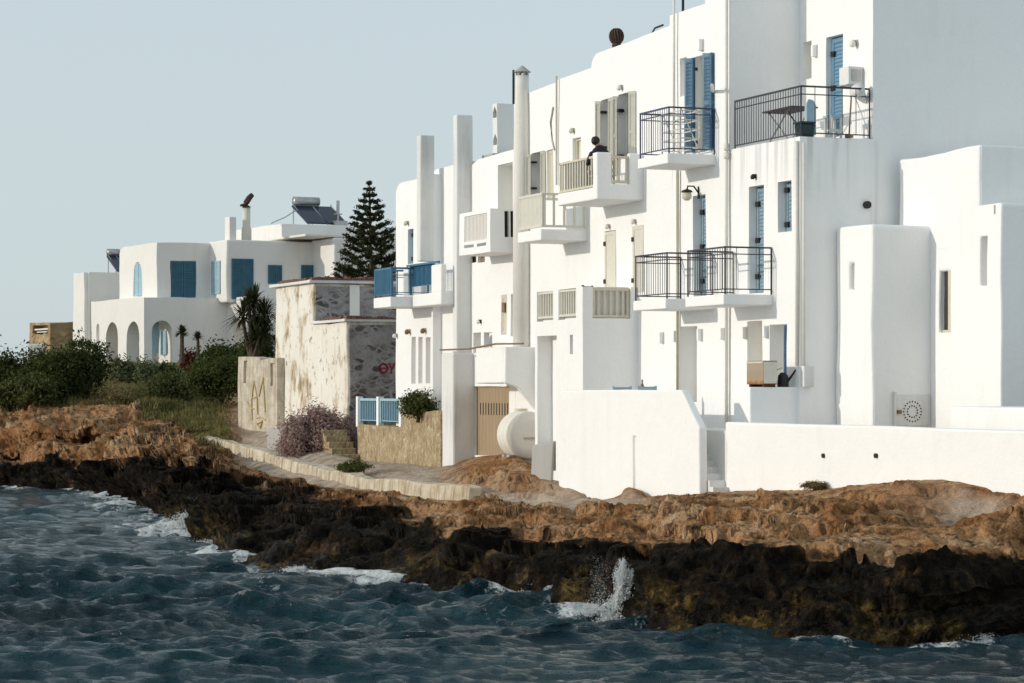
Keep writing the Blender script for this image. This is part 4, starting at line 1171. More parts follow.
# projecting bay over the garage, on a sloped soffit
d = .8; bs1, bs0 = FR.s(476, d), FR.s(505, d); zt_ = FR.zst(346.5, bs0, d); zb_ = FR.zst(383, bs0, d)
B = MB(); B.prism([(-.05, zb_ - .72), (.12, zb_ - .52), (.45, zb_ - .12), (d, zb_), (d, zt_), (-.05, zt_)], 's', bs0, bs0 + .16)
B.box(bs0 + .16, bs1, -.05, d, zb_, zt_ - .001)
h.solid('bay', B, None, M['white'], bevel=.03)
m = MB(); m.tube([(bs0 - 1.3, d + .03, zt_ + .05), (bs0 + .5, d + .06, zt_ + .07), (bs1 + .6, d - .05, zt_ - .02), (FR.s(441, .6), .62, FR.z(441, 350, .6))], .025, 6); h.part('rail_pole', m, M['wood'])
wall_lamp(481, 322, 0, 'small dark lamp above the niches left of the porch', size=.15, dark=True)
# unit in the niche
m = MB(); q = n2_; m.box(q[0] + .02, q[0] + .42, -.42, -.06, q[2] + .02, q[2] + .52)
th = Thing('outdoor_unit', 'small white air conditioner sitting in a wall niche over the garage bay', 'air conditioner', FR, (q[0] + .2, -.25, q[2]))
th.part('casing', m, M['white'], bevel=.02)
m = MB(); m.tube([(q[0] + .22, -.06, q[2] + .27), (q[0] + .22, -.045, q[2] + .27)], .16, 16); th.part('fan_grille', m, M['steel'])
# white water tank lying beside the garage
rz = .57; tS0, tT, = FR.s(523, .8), .66
gzt = FR.zst(459, tS0, tT); cz = gzt + rz
th = Thing('water_tank', 'round white plastic water tank lying on its side before the porch pier', 'water tank', FR, (tS0 + .5, tT, gzt))
m = MB(); pts = []; rr = []
for a, r in ((0, .30), (.0, .55), (.05, rz), (.16, rz), (.19, rz*.95), (.25, rz*.95), (.28, rz), (.40, rz), (.43, rz*.95), (.49, rz*.95), (.52, rz), (.62, rz), (.70, rz*.8), (.73, rz*.4)):
    pts.append((tS0 + a + (.0004 * len(pts)), tT, cz)); rr.append(r)
m.tube(pts, rr, 32); th.part('tank', m, M['tank_white'], smooth=False, bevel=.0).data.shade_smooth()
m = MB(); m.tube([(tS0 + .5, tT, cz + rz*.9), (tS0 + .5, tT, cz + rz + .06)], .16, 14); th.part('lid', m, M['cream'])
m = MB(); m.box(tS0 - .03, tS0 + .01, tT - .2, tT + .12, cz - .09, cz - .05); th.part('handle', m, M['pipe_tan'])
m = MB(); m.box(tS0 + .1, tS0 + .3, tT - .45, tT + .45, gzt - .35, gzt + .1); m.box(tS0 + .45, tS0 + .6, tT - .45, tT + .45, gzt - .35, gzt + .1); th.part('cradle', m, M['grey_conc'])

# ================================================================== house 0: end of the row, blue balcony
h = House('white end house of the row with a blue corner balcony and three tall wall slots', FR, 415, .25, ZB)
t0 = .25; s0, s1 = FR.s(433, t0), FR.s(396, t0); ztop = FR.z(412, 180, t0)
pr = [(s0, ZB), (s1, ZB), (s1, ztop - .35)] + [(s1 - .5 + .5*math.cos(math.pi/2*k/5), ztop - .32 + .32*math.sin(math.pi/2*k/5)) for k in range(6)] + [(s0, ztop + .02)]
h.S.prism(pr, 't', -8, t0)
dd = h.hole(408, 413.5, 229, 264, t0, .2)
sls = [h.hole(a, b_, 337, 383.5, t0, .22) for a, b_ in ((411.5, 415.8), (418.6, 422.8), (426, 430.6))]
h.wall(bevel=.05)
blue_leaf(h, dd, t0, .2, 'blue', 'door')
for q in sls:
    m = MB(); m.box(q[0] - .01, q[1] + .01, t0 - .21, t0 - .19, q[2], q[3]); h.part('window', m, M['white_grey'])
c1_, c0_ = FR.s(416.5, t0 + .38), FR.s(420.3, t0 + .38); zt_ = FR.z(418, 135.5, t0 + .38)
m = MB(); m.box(c0_, c1_, t0 - .03, t0 + .38, FR.z(418, 262, t0 + .3), zt_); h.part('chimney', m, M['white_grey'], bevel=.04)
# parapet with a blue rail in front of the door
tp_ = t0 + .5; p1, p0 = FR.s(403, tp_), FR.s(441, tp_); zp = FR.z(425, 293.5, tp_)
B = MB(); B.box(p0, p1, t0 - .02, tp_, ZB, zp)
B.box(p0, FR.s(430, tp_), t0 + .2, tp_ - .002, zp - .2, FR.z(436, 263, tp_)); B.box(FR.s(407.5, tp_), p1, t0 + .2, tp_ - .002, zp - .2, FR.z(405, 268, tp_))
m = MB(); m.box(p0, p1, t0 - .02, tp_, FR.z(425, 306, tp_), zp); lb = h.part('balcony', m, M['white'], bevel=.03)
m = MB(); m.box(p0, FR.s(431, tp_), tp_ - .16, tp_ - .002, zp - .02, FR.z(436, 264.5, tp_)); h.part('pillar', m, M['white'], parent=lb, bevel=.03)
m = MB(); m.box(FR.s(408, tp_), p1 - .01, tp_ - .16, tp_ - .002, zp - .02, FR.z(405, 268, tp_)); h.part('pillar', m, M['white'], parent=lb, bevel=.03)
m = MB(); zt_ = FR.z(420, 263.5, tp_)
railing(m, (FR.s(431, tp_), tp_ - .08), (FR.s(408, tp_), tp_ - .08), zp, zt_, .10, .045, None, .22, .05, .05)
railing(m, (p0 + .1, tp_ + .02), (FR.s(408, tp_), tp_ + .02), zt_ - .07, zt_ + .0, .5, .02, None, None, .02, .05)
h.part('railing', m, M['blue_rail'], parent=lb)
# far corner balcony
d = 1.35; bs1, bs0 = FR.s(373.5, d), FR.s(390.5, d)
z1_ = FR.zst(296.5, bs0, d)
m = MB(); m.box(bs0, bs1, t0 - .05, d, z1_ - .28, z1_); bal = h.part('balcony', m, M['white'], bevel=.02)
zt_ = FR.zst(267, bs0, d)
m = MB(); railing(m, (bs0 + .03, d - .05), (bs1 - .03, d - .05), z1_, zt_, .10, .05, None, .06, .06, .05)
railing(m, (bs0 + .04, d - .05), (bs0 + .04, t0 + .02), z1_, zt_, .42, .03, .2, .1, .05, .05); railing(m, (bs1 - .04, d - .05), (bs1 - .04, t0 + .02), z1_, zt_, .2, .03, .2, .1, .05, .05)
h.part('railing', m, M['blue_rail'], parent=bal)
wall_lamp(410.2, 332, t0, 'small dark lamp above the leftmost of the three wall slots', size=.2, mat=M['wood'])
wall_lamp(426, 331, t0, 'small dark lamp above the rightmost of the three wall slots', size=.2, mat=M['wood'])
wall_lamp(408.5, 223.5, t0, 'small lamp above the narrow blue door of the end house', size=.17, mat=M['cream'])
wall_lamp(397.3, 336, t0, 'pale lamp on the far edge of the end house, by the red graffiti', size=.17)
# ================================================================== stepped white house in front, at the right
h = House('stepped blank white house with narrow slit windows standing nearest on the right', FR, 900, -1, ZB, name='stepped_house')
tB1 = FR.tt(836, S4 - .02); sa, sb = S4 - .02, FR.s(872, tB1)
tB2 = FR.tt(930, sb); sc = FR.s(1001, tB2); sd = FR.s(979.5, tB2)
z1 = FR.z(860, 225, tB1); z2 = FR.z(1001, 203.5, tB2); z3 = FR.z(979, 146, tB2)
B = MB(); Cc = MB()
def rounded_box(mb, s0, s1, t0, t1, z0, z1, r=.12, far=True, near=True):
    pr = [(s0, z0), (s1, z0)]
    if far: pr += [(s1 - r + r*math.cos(math.pi/2*k/4), z1 - r + r*math.sin(math.pi/2*k/4)) for k in range(5)]
    else: pr += [(s1, z1)]
    if near: pr += [(s0 + r - r*math.sin(math.pi/2*k/4), z1 - r + r*math.cos(math.pi/2*k/4)) for k in range(5)]
    else: pr += [(s0, z1)]
    mb.prism(pr, 't', t0, t1)
rounded_box(B, sb, sa, -9, tB1, ZB, z1, .10)
h.C.box(FR.s(853.6, tB1), FR.s(849.4, tB1), tB1 - .3, tB1 + .2, FR.z(851, 290, tB1), FR.z(851, 264, tB1))
h.solid('wall', B, h.C, M['white'], bevel=.05, wob=.02)
h.C = MB()
B = MB(); rounded_box(B, sc, sb - .0, -9, tB2, ZB, z2, .07)
o1 = h.hole(939, 950.5, 249, 333, tB2, .13); o2 = h.hole(980.5, 987.3, 237, 285, tB2, .35)
w_ = h.solid('wall', B, h.C, M['white'], bevel=.05, wob=.02)
B = MB(); rounded_box(B, sd, FR.s(898, tB2), -9, tB2 - .004, z1 - .9, z3, .06)
h.solid('upper_storey', B, None, M['white'], bevel=.06, wob=.03)
m = MB(); m.box(o1[0] - .01, o1[1] + .01, tB2 - .128, tB2 - .115, o1[2], o1[3]); wn = h.part('window', m, M['dark_in'])
m = MB(); m.box(o1[0], o1[0] + .16, tB2 - .115, tB2 - .04, o1[2], o1[3]); m.box(o1[0] + .16, o1[1], tB2 - .115, tB2 - .08, o1[3] - .07, o1[3]); m.box(o1[0] + .16, o1[1], tB2 - .115, tB2 - .08, o1[2], o1[2] + .06); h.part('frame', m, M['cream'], parent=wn)
m = MB(); m.box(o2[0] - .01, o2[1] + .01, tB2 - .34, tB2 - .32, o2[2], o2[3]); h.part('window', m, M['white_grey'])
m = MB(); m.box(FR.s(851 + 3, tB1) - .1, FR.s(849, tB1) + .1, tB1 - .29, tB1 - .27, FR.z(851, 291, tB1), FR.z(851, 263, tB1)); h.part('window', m, M['white_grey'])
# hatch with a ring of holes in the shaded return
ta, tb = FR.tt(895.5, sb), FR.tt(928, sb); za, zb = FR.zst(394.5, sb, ta), FR.zst(426, sb, ta)
m = MB(); m.box(sb - .035, sb - .002, tb, ta, zb, za); hatch = h.part('hatch', m, M['white_grey'], bevel=.01)
m = MB(); m.box(sb - .06, sb - .002, ta + .01, ta + .05, zb - .1, za + .05); h.part('pipe', m, M['pipe'], parent=hatch)
tc, zc = FR.tt(911.5, sb), FR.zst(411.5, sb, tb)
m = MB()
for n, r in ((20, .19), (13, .11)):
    for k in range(n):
        a = 2*math.pi*k/n; c_ = Vector((sb - .036, tc + r*math.cos(a), zc + r*math.sin(a)))
        m.tube([c_, c_ + Vector((-.004, 0, 0))], .016, 8)
h.part('vent_grille', m, M['dark_in'], parent=hatch)
tk = FR.tt(898, sb); m = MB(); m.box(sb - .07, sb - .035, tk - .045, tk + .045, zc - .04, zc + .03); h.part('knob', m, M['wood'], parent=hatch)
# raised ledge at the foot
m = MB(); m.box(sc - 5, FR.s(950, .5), tB2 - .3, .5, ZB, FR.z(985, 407, .5)); h.part('ledge', m, M['white'], bevel=.03)
m = MB(); m.bar((FR.s(995, tB2) , tB2 + .01, FR.z(995, 205, tB2)), (FR.s(995, tB2), tB2 + .01, FR.z(995, 214, tB2)), .02); h.part('pipe', m, M['pipe_tan'])

# ================================================================== low wall along the rocks
tL = 1.7
th = Thing('garden_wall', 'long low blank white wall standing on the rocks at the right', 'wall', FR, (FR.s(900, tL), tL, 1.7))
B = MB(); sA, sBn = FR.s(724.5, tL), FR.s(1250, tL)
B.prism([(sBn, ZB - .4), (sA, ZB - .4), (sA, FR.z(724, 422, tL)), (sBn, FR.z(724, 422, tL))], 't', tL - .28, tL)
th.solid('wall', B, None, M['white'], bevel=.04, wob=.014)
for px in (824, 876.5):
    m = MB(); z_ = FR.z(px, 455.5, tL); s_ = FR.s(px, tL); m.tube([(s_, tL - .1, z_), (s_, tL + .035, z_ - .004)], .042, 10); th.part('drain', m, M['black'])


# ================================================================== front terrace with sloped stair wall
tC = 2.2
th = Thing('terrace_wall', 'white terrace wall with a sloped end beside the steps, in front of the houses', 'wall', FR, (FR.s(630, tC), tC, 1.4))
sl, sm, sn = FR.s(558, tC), FR.s(681, tC), FR.s(699, tC)
zt = FR.z(620, 390, tC); zs = FR.z(699, 428, tC)
B = MB(); Cc = MB()
B.prism([(sn, ZB - .3), (sl, ZB - .3), (sl, zt - .3), (sl - .06, zt - .08), (sl - .25, zt), (sm, zt), (sn, zs)], 't', tC - .17, tC)
Cc.box(FR.s(635.5, tC), FR.s(632.5, tC), tC - .06, tC + .2, .2, FR.z(634, 436, tC))
th.solid('wall', B, Cc, M['white'], bevel=.03, wob=.014)
zfl = zt - .85
m = MB(); m.box(sm + .4, sl - .1, -.0, tC - .165, ZB, zfl); th.part('floor', m, M['white_grey'])
m = MB(); m.box(sl - .16, sl, .0, tC - .165, ZB, zt - .35); th.part('side_wall', m, M['white'], bevel=.03)
B = MB(); n = 9
z_lo = FR.z(715, 492, 1.6); run = (sm + .4 - (sn - .25)) / n
for k in range(n):
    B.box(sn - .25 + run*k, sn - .25 + run*(k+1) + (.002 if k < n-1 else 0), .3, tC - .18, ZB, z_lo + (zfl - z_lo)*(k+1)/n)
th.part('step', B, M['white_grey'])
# two blue chairs and bottles showing over the wall
ztab = zfl
c_a = chair('left of two light blue chair backs showing over the white terrace wall', FR.s(626, 1.2), 1.2, zfl, M['blue_pale'], math.radians(90), back=.93, group='blue chairs on the terrace')
c_b = chair('right of two light blue chair backs showing over the white terrace wall', FR.s(651, 1.2), 1.2, zfl, M['blue_pale'], math.radians(90), back=.94, group='blue chairs on the terrace')
st, tt_ = FR.s(643, .9), .9
th = Thing('cafe_table', 'small round table mostly hidden behind the white terrace wall', 'table', FR, (st, tt_, zfl))
m = MB(); m.lathe((st, tt_, zfl), [(.2, 0), (.04, .03), (.03, .68)], 14); th.part('pedestal', m, M['steel'])
m = MB(); m.lathe((st, tt_, zfl + .68), [(.3, 0), (.3, .03)], 20); th.part('table_top', m, M['pipe'])
for dx, dt, hh, lab in ((.06, 0, .36, 'tall dark brown bottle standing on the terrace table'), (.3, .05, .2, 'short dark bottle standing on the terrace table')):
    x_ = st - dx + .1; m = MB(); m.lathe((x_, tt_ + dt, zfl + .71), [(.045, 0), (.045, hh*.6), (.018, hh*.78), (.018, hh)], 12)
    single('bottle', m, M['wood'], lab, 'bottle', FR, (x_, tt_ + dt, zfl + .71), smooth=True, group='bottles on the terrace table')

# ================================================================== stone wall, gate fence, steps and shrub at the end of the row
stone = Mat('rubble_stone', .85, .2)
v = stone.n('ShaderNodeTexVoronoi'); v.inputs['Scale'].default_value = 9; stone.l(stone.coord((1, 1, .6)), v.inputs['Vector'])
v2 = stone.n('ShaderNodeTexVoronoi', feature='DISTANCE_TO_EDGE'); v2.inputs['Scale'].default_value = 9; stone.l(stone.coord((1, 1, .6)), v2.inputs['Vector'])
cc = stone.ramp(stone.noise(3, 4), [(.3, (.34, .25, .14)), (.5, (.50, .40, .25)), (.7, (.58, .50, .36))])
cc = stone.mix(stone.ramp(v.outputs['Color'], [(.2, .5), (.6, 0)]), cc, (.30, .20, .10))
cc = stone.mix(stone.ramp(stone.noise(5, 6, .7, scale=(1.5, 1.5, .5)), [(.34, .7), (.5, 0)]), cc, (.22, .15, .08))
cc = stone.mix(stone.ramp(v2.outputs['Distance'], [(.02, .45), (.12, 0)]), cc, (.24, .18, .11)); stone.color(cc)
stone.bump(v2.outputs['Distance'], .8, .12, stone.bump(stone.noise(8, 5), .6, .05))
tW = .62
th = Thing('stone_wall', 'buff rubble stone wall at the foot of the end house', 'wall', FR, (FR.s(400, tW), tW, 1.2))
B = MB(); a0, a1, a2 = FR.s(440.5, tW), FR.s(402.5, tW), FR.s(357.5, tW)
B.prism([(a0, ZB), (a2, ZB), (a2, FR.z(360, 425.5, tW)), (a1, FR.z(402, 425.5, tW)), (a1, FR.z(410, 412, tW)), (a0, FR.z(440, 411, tW))], 't', tW - .5, tW)
th.solid('wall', B, None, stone.m, bevel=.03, wob=.03)
m = MB(); m.box(a1 - .05, a2 + 1.4, -4, tW - .5, ZB, FR.z(380, 427, tW)); th.part('floor', m, stone.m)
th = Thing('gate_fence', 'low bright blue barred fence in white posts on the stone wall', 'fence', FR, (FR.s(380, tW - .15), tW - .15, FR.z(380, 425, tW)))
zb_, zt_ = FR.z(380, 426, tW), FR.z(380, 398.5, tW)
for pa, pb in ((361, 378.5), (381.5, 402)):
    m = MB(); tf_ = tW - .15; railing(m, (FR.s(pb, tf_), tf_), (FR.s(pa, tf_), tf_), zb_ + .08, zt_, .15, .030, None, .05, .06, .07); pn_ = th.part('panel', m, M['blue_pale']); m = MB(); m.box(FR.s(pb, tf_), FR.s(pa, tf_), tf_ - .05, tf_ - .02, zb_ + .12, zt_ - .03); th.part('sheet', m, M['blue_rail'], parent=pn_)
for px in (359.5, 380, 402.5):
    m = MB(); tf_ = tW - .15; m.box(FR.s(px, tf_) - .09, FR.s(px, tf_) + .09, tf_ - .08, tf_ + .08, zb_ - .05, zt_ + .05); th.part('post', m, M['white'])
# stone steps
th = Thing('stone_steps', 'short flight of brown stone steps beside the pink flowering bush', 'steps', FR, (FR.s(352, tW), .4, 1.3))
for k in range(5):
    sk = FR.s(360, tW) + .28*k; z_ = FR.z(356, 460, tW) + (FR.z(352, 430, tW) - FR.z(356, 460, tW))*(k+1)/5
    m = MB(); m.box(sk, FR.s(358, tW) + 2.6, tW + .02, tW + .76, ZB if k == 0 else z_ - .26, z_); th.part('step', m, stone.m, bevel=.02)

# ================================================================== the old plastered building with graffiti
oldp = Mat('peeling_plaster', .9, .15)
f1 = oldp.noise(1.1, 6, .65, scale=(1, 1, .7)); f2 = oldp.noise(1.0, 5, .7, scale=(1.8, 1.8, .4)); f3 = oldp.noise(3.2, 6, .72)
cc = oldp.ramp(f1, [(.34, (.27, .20, .13)), (.41, (.55, .47, .36)), (.47, (.76, .72, .64)), (.7, (.80, .775, .71))])
cc = oldp.mix(oldp.ramp(f2, [(.36, .5), (.46, 0)]), cc, (.42, .33, .22)); cc = oldp.mix(oldp.ramp(f3, [(.36, .85), (.415, 0)]), cc, (.26, .19, .13)); oldp.color(cc)
oldp.bump(f3, .4, .05)
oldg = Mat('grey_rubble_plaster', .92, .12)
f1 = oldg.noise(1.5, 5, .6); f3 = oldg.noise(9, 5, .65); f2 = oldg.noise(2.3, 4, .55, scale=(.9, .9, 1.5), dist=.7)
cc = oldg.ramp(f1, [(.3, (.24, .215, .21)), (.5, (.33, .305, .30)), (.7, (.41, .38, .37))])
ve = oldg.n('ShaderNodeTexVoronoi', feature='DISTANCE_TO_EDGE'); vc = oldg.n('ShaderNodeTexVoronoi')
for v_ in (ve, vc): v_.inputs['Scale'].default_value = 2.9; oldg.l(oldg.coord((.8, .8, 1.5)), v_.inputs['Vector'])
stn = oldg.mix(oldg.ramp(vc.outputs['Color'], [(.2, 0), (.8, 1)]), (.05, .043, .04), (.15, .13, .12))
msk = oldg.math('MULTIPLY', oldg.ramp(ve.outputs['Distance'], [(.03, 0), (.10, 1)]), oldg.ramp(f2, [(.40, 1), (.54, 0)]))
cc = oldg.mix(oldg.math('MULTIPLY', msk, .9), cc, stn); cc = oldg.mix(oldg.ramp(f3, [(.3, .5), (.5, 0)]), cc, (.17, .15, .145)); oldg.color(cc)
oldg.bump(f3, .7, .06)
tileb = paint('brown_tile', (.22, .10, .06), .8, .5, 6, dark=(.08, .04, .03))
tO = 0.2
th = Thing('old_building', 'crumbling flat roofed stone building with peeling cream plaster and red graffiti on its grey side', 'building', FR, (FR.s(347, tO), tO, 1.6))
q0, q1, q2 = FR.s(347, tO), FR.s(313, tO), FR.s(275, tO)
zl, zu = FR.z(330, 323, tO), FR.z(290, 286, tO)
B = MB(); B.box(q0, q1 + .1, -6, tO, ZB, zl); o_low = th.solid('lower_wall', B, None, oldp.m, bevel=.05, wob=.035)
B = MB(); B.box(q1, q2, -7, tO - .005, ZB, zu); o_up = th.solid('upper_wall', B, None, oldp.m, bevel=.05, wob=.035)
# the shaded sides are bare grey rubble: skins 6 cm thick
B = MB(); B.box(q0 - .06, q0 + .02, -5.9, tO - .06, ZB, zl - .1); th.solid('side_wall', B, None, oldg.m, bevel=.02, wob=.02)
B = MB(); B.box(q1 - .06, q1 + .02, -6.9, tO - .06, zl - .3, zu - .1); th.solid('side_wall', B, None, oldg.m, bevel=.02, wob=.02)
tpx = FR.tt(354, q1); m = MB(); m.box(q1 - .075, q1 - .03, tpx - .16, tpx + .16, zl + .1, zu - .05); th.part('pilaster', m, M['white_warm'])
m = MB(); m.box(q1 - .15, q2 + .15, -7.1, tO + .16, zu, zu + .10); r_ = th.part('roof', m, M['white_grey'], bevel=.02)
m = MB()
rr_ = random.Random(3)
for k in range(44):
    x = tO + .1 - k*.16; hgt_ = .05 + .06*rr_.random(); m.box(q1 - .2, q1 + .15, x - .15, x - .01, zu + .10, zu + .10 + hgt_)
for k in range(12):
    x = q1 + .1 + k*.27; m.box(x, x + .24, tO - .12, tO + .2, zu + .10, zu + .14 + .04*rr_.random())
th.part('tile', m, tileb, parent=r_)
m = MB(); m.box(q0 - .12, q1 - .07, -6, tO + .12, zl, zl + .09); r_ = th.part('roof', m, M['white_grey'], bevel=.02)
m = MB()
for k in range(40):
    x = tO + .08 - k*.16; m.box(q0 - .17, q0 + .18, x - .15, x - .01, zl + .09, zl + .12 + .06*rr_.random())
for k in range(8):
    x = q0 + .15 + k*.3; m.box(x, x + .26, tO - .1, tO + .15, zl + .09, zl + .12 + .04*rr_.random())
th.part('tile', m, tileb, parent=r_)
# red graffiti: theta and upsilon
red = paint('red_spray', (.30, .015, .04), .7, .1)
def stroke(mb, pts, s, wd, closed=False):
    pts = [Vector(p) for p in pts]
    n = len(pts)
    for i in range(n if closed else n - 1):
        a, b = pts[i], pts[(i+1) % n]; d = (b - a); L_ = d.length
        if L_ < 1e-6: continue
        ang = math.atan2(d.y, d.x)
        Mx = Matrix.Translation((s, a.x, a.y)) @ Matrix.Rotation(ang, 4, 'X')
        mb.box(-.010, .02, -wd*.4, L_ + wd*.4, -wd/2, wd/2, Mx)
sg = q0 - .07
def gp(px, py): t_ = FR.tt(px, sg); return (t_, FR.zst(py, sg, t_))
m = MB()
cx_, cy_ = 383.3, 368.2
stroke(m, [gp(cx_ + 4.1*math.cos(a), cy_ + 4.4*math.sin(a)) for a in [2*math.pi*k/18 for k in range(18)]], sg, .05, True)
stroke(m, [gp(381.3, 368.4), gp(385.6, 368.2)], sg, .05)
stroke(m, [gp(389.0, 363.6), gp(391.8, 368.4)], sg, .05); stroke(m, [gp(395.2, 363.2), gp(391.8, 368.4), gp(391.4, 373.2)], sg, .05)
th.part('graffiti', m, red, label='red sprayed Greek letters theta and upsilon')
# low graffiti wall beside it
tG = 0.45
th = Thing('block_wall', 'short cream block wall with faint yellow graffiti left of the old building', 'wall', FR, (FR.s(258, tG), tG, 1.6))
g0, g1 = FR.s(277, tG), FR.s(238.5, tG)
B = MB(); Cc = MB(); B.prism([(g0, ZB), (g1, ZB), (g1, FR.z(239, 356.5, tG)), (FR.s(259, tG), FR.z(259, 357, tG)), (FR.s(260, tG), FR.z(260, 360, tG)), (g0, FR.z(277, 357, tG))], 't', tG - .4, tG)
Cc.box(FR.s(246.5, tG), FR.s(243.5, tG), tG - .1, tG + .2, FR.z(245, 384, tG), FR.z(245, 361, tG)); Cc.box(FR.s(274.5, tG), FR.s(270.5, tG), tG - .08, tG + .2, FR.z(272, 386, tG), FR.z(272, 363, tG))
blk_m = Mat('cream_block', .9, .15)
br = blk_m.n('ShaderNodeTexBrick'); br.inputs['Scale'].default_value = 1; br.inputs['Brick Width'].default_value = .62; br.inputs['Row Height'].default_value = .31
br.inputs['Color1'].default_value = (.60, .55, .46, 1); br.inputs['Color2'].default_value = (.55, .50, .42, 1); br.inputs['Mortar'].default_value = (.51, .46, .38, 1); br.inputs['Mortar Size'].default_value = .012
sp = blk_m.n('ShaderNodeSeparateXYZ'); cb = blk_m.n('ShaderNodeCombineXYZ'); tc_ = blk_m.n('ShaderNodeTexCoord'); blk_m.l(tc_.outputs['Object'], sp.inputs[0]); blk_m.l(sp.outputs['X'], cb.inputs['X']); blk_m.l(sp.outputs['Z'], cb.inputs['Y']); blk_m.l(cb.outputs[0], br.inputs['Vector'])
st_ = blk_m.ramp(blk_m.noise(1.2, 5, .7, scale=(4, 4, .4)), [(.32, .7), (.5, 0)])
pc_ = blk_m.mix(blk_m.ramp(blk_m.noise(2.2, 6, .7), [(.42, .8), (.55, 0)]), br.outputs['Color'], (.40, .34, .26)); blk_m.color(blk_m.mix(st_, pc_, (.33, .22, .12)))
th.solid('wall', B, Cc, blk_m.m, bevel=.03, wob=.03)
yel = paint('yellow_spray', (.52, .38, .12), .8, .5, 9, dark=(.55, .47, .33))
def stroke_t(mb, pts, t, wd):
    pts = [Vector(p) for p in pts]
    for a, b in zip(pts[:-1], pts[1:]):
        d = b - a; ang = math.atan2(d.y, d.x)
        Mx = Matrix.Translation((a.x, t, a.y)) @ Matrix.Rotation(-ang, 4, 'Y'); mb.box(-wd*.4, d.length + wd*.4, -.02, .05, -wd/2, wd/2, Mx)
def gq(px, py): return (FR.s(px, tG), FR.z(px, py, tG))
m = MB()
for pl in ([(253, 420), (252.5, 400), (255, 381), (258, 398), (258.5, 414)], [(260, 396), (264, 378), (265.5, 400), (266, 412)], [(248, 402), (251, 407), (255, 409)], [(257, 418), (261, 417), (266, 420)], [(257, 424), (263, 421), (261, 428), (257, 423)], [(253, 398), (257, 397)]):
    stroke_t(m, [gq(*p) for p in pl], tG + .0, .028)
th.part('graffiti', m, yel, label='faint yellow sprayed scribble')
# grey plastered block by the bush
m = MB(); tg_ = 1.75; m.box(FR.s(281, tg_), FR.s(266.5, tg_), tg_ - .8, tg_, ZB, FR.z(275, 429, tg_))
single('concrete_block', m, M['grey_conc'], 'square grey concrete block at the left foot of the pink bush', 'block', FR, (FR.s(274, tg_), tg_ - .3, 1.5), bevel=.04)

# ================================================================== kerb wall along the rocks
kp = [(197, 436.5, 85), (215, 439.5, 83), (240, 445, 79.8), (262, 452, 77.8), (290, 461, 74.5), (315, 467.5, 71.5), (340, 472.5, 69), (365, 478, 66.3), (400, 482.5, 63.6), (430, 486, 61.8), (455, 488, 60.4), (470, 489.5, 59.7)]
pts = [at(*p) + Vector((0, 0, .04)) for p in kp]
m = MB(); wd = .34
for i in range(len(pts) - 1):
    a, b = pts[i], pts[i+1]; d = Vector((b.x - a.x, b.y - a.y, 0)).normalized(); nn = Vector((d.y, -d.x, 0))
    if nn.y > 0: nn = -nn
    e = b - d * .02 if i % 3 == 2 else b
    vs = [a + nn*.05, b + nn*.05, b - nn*wd, a - nn*wd]
    vs = [Vector(x) for x in vs]; lo = [Vector((x.x, x.y, x.z - .9)) for x in vs]
    lo[0] += nn*.06; lo[1] += nn*.06
    m.add(lo + vs, [(0, 1, 2, 3), (4, 7, 6, 5), (0, 4, 5, 1), (2, 6, 7, 3)] + ([(0, 3, 7, 4)] if i == 0 else []) + ([(1, 5, 6, 2)] if i == len(pts)-2 else []))
kerbm = Mat('worn_kerb', .9, .15)
f2 = kerbm.noise(1.0, 5, .7, scale=(5, 5, .5)); f3 = kerbm.noise(3, 5, .6)
cc = kerbm.ramp(f3, [(.3, (.40, .33, .23)), (.5, (.58, .51, .39)), (.68, (.66, .61, .50))]); kerbm.color(kerbm.mix(kerbm.ramp(f2, [(.36, .8), (.52, 0)]), cc, (.27, .18, .10))); kerbm.bump(f2, .5, .08, kerbm.bump(f3, .5, .05))
th = Thing('kerb_wall', 'low worn cream kerb wall edging the path above the dark rocks', 'wall', WF, tuple(pts[5]))
B = m; th.solid('wall', B, None, kerbm.m, bevel=.04, wob=.05)

# ================================================================== the person on the balcony
bs0, bs1, zf, zt_, d = PB
ps, pt = bs0 + .42, FR.tt(602, bs0 + .42)
zz0 = zf
def skinned(name, nodes, edges, mat, parent, base, sub=2, root=0):
    me = bpy.data.meshes.new(name)
    me.from_pydata([tuple(Vector(n[0]) - Vector(base)) for n in nodes], edges, [])
    o = bpy.data.objects.new(name, me); COL.objects.link(o)
    m = o.modifiers.new('skin', 'SKIN'); m.use_smooth_shade = True
    for i, n in enumerate(nodes):
        r = n[1]; me.skin_vertices[0].data[i].radius = (r, r) if not isinstance(r, tuple) else r
        me.skin_vertices[0].data[i].use_root = (i == root)
    ss = o.modifiers.new('sub', 'SUBSURF'); ss.levels = sub; ss.render_levels = sub
    dg = bpy.context.evaluated_depsgraph_get(); nm = bpy.data.meshes.new_from_object(o.evaluated_get(dg)); o.modifiers.clear(); o.data = nm; nm.name = name
    nm.shade_smooth(); nm.materials.clear(); nm.materials.append(mat); o.parent = parent
    return o
skin_m = paint('skin', (.36, .19, .12), .55, .08); shirt_m = paint('dark_navy_cloth', (.012, .013, .022), .85, .2); hair_m = paint('dark_hair', (.018, .011, .008), .6, .2); jean_m = paint('dark_trousers', (.03, .035, .05), .85, .2)
th = Thing('person', 'person in a dark shirt sitting on the white balcony, seen from behind', 'person', FR, (ps, pt, zz0))
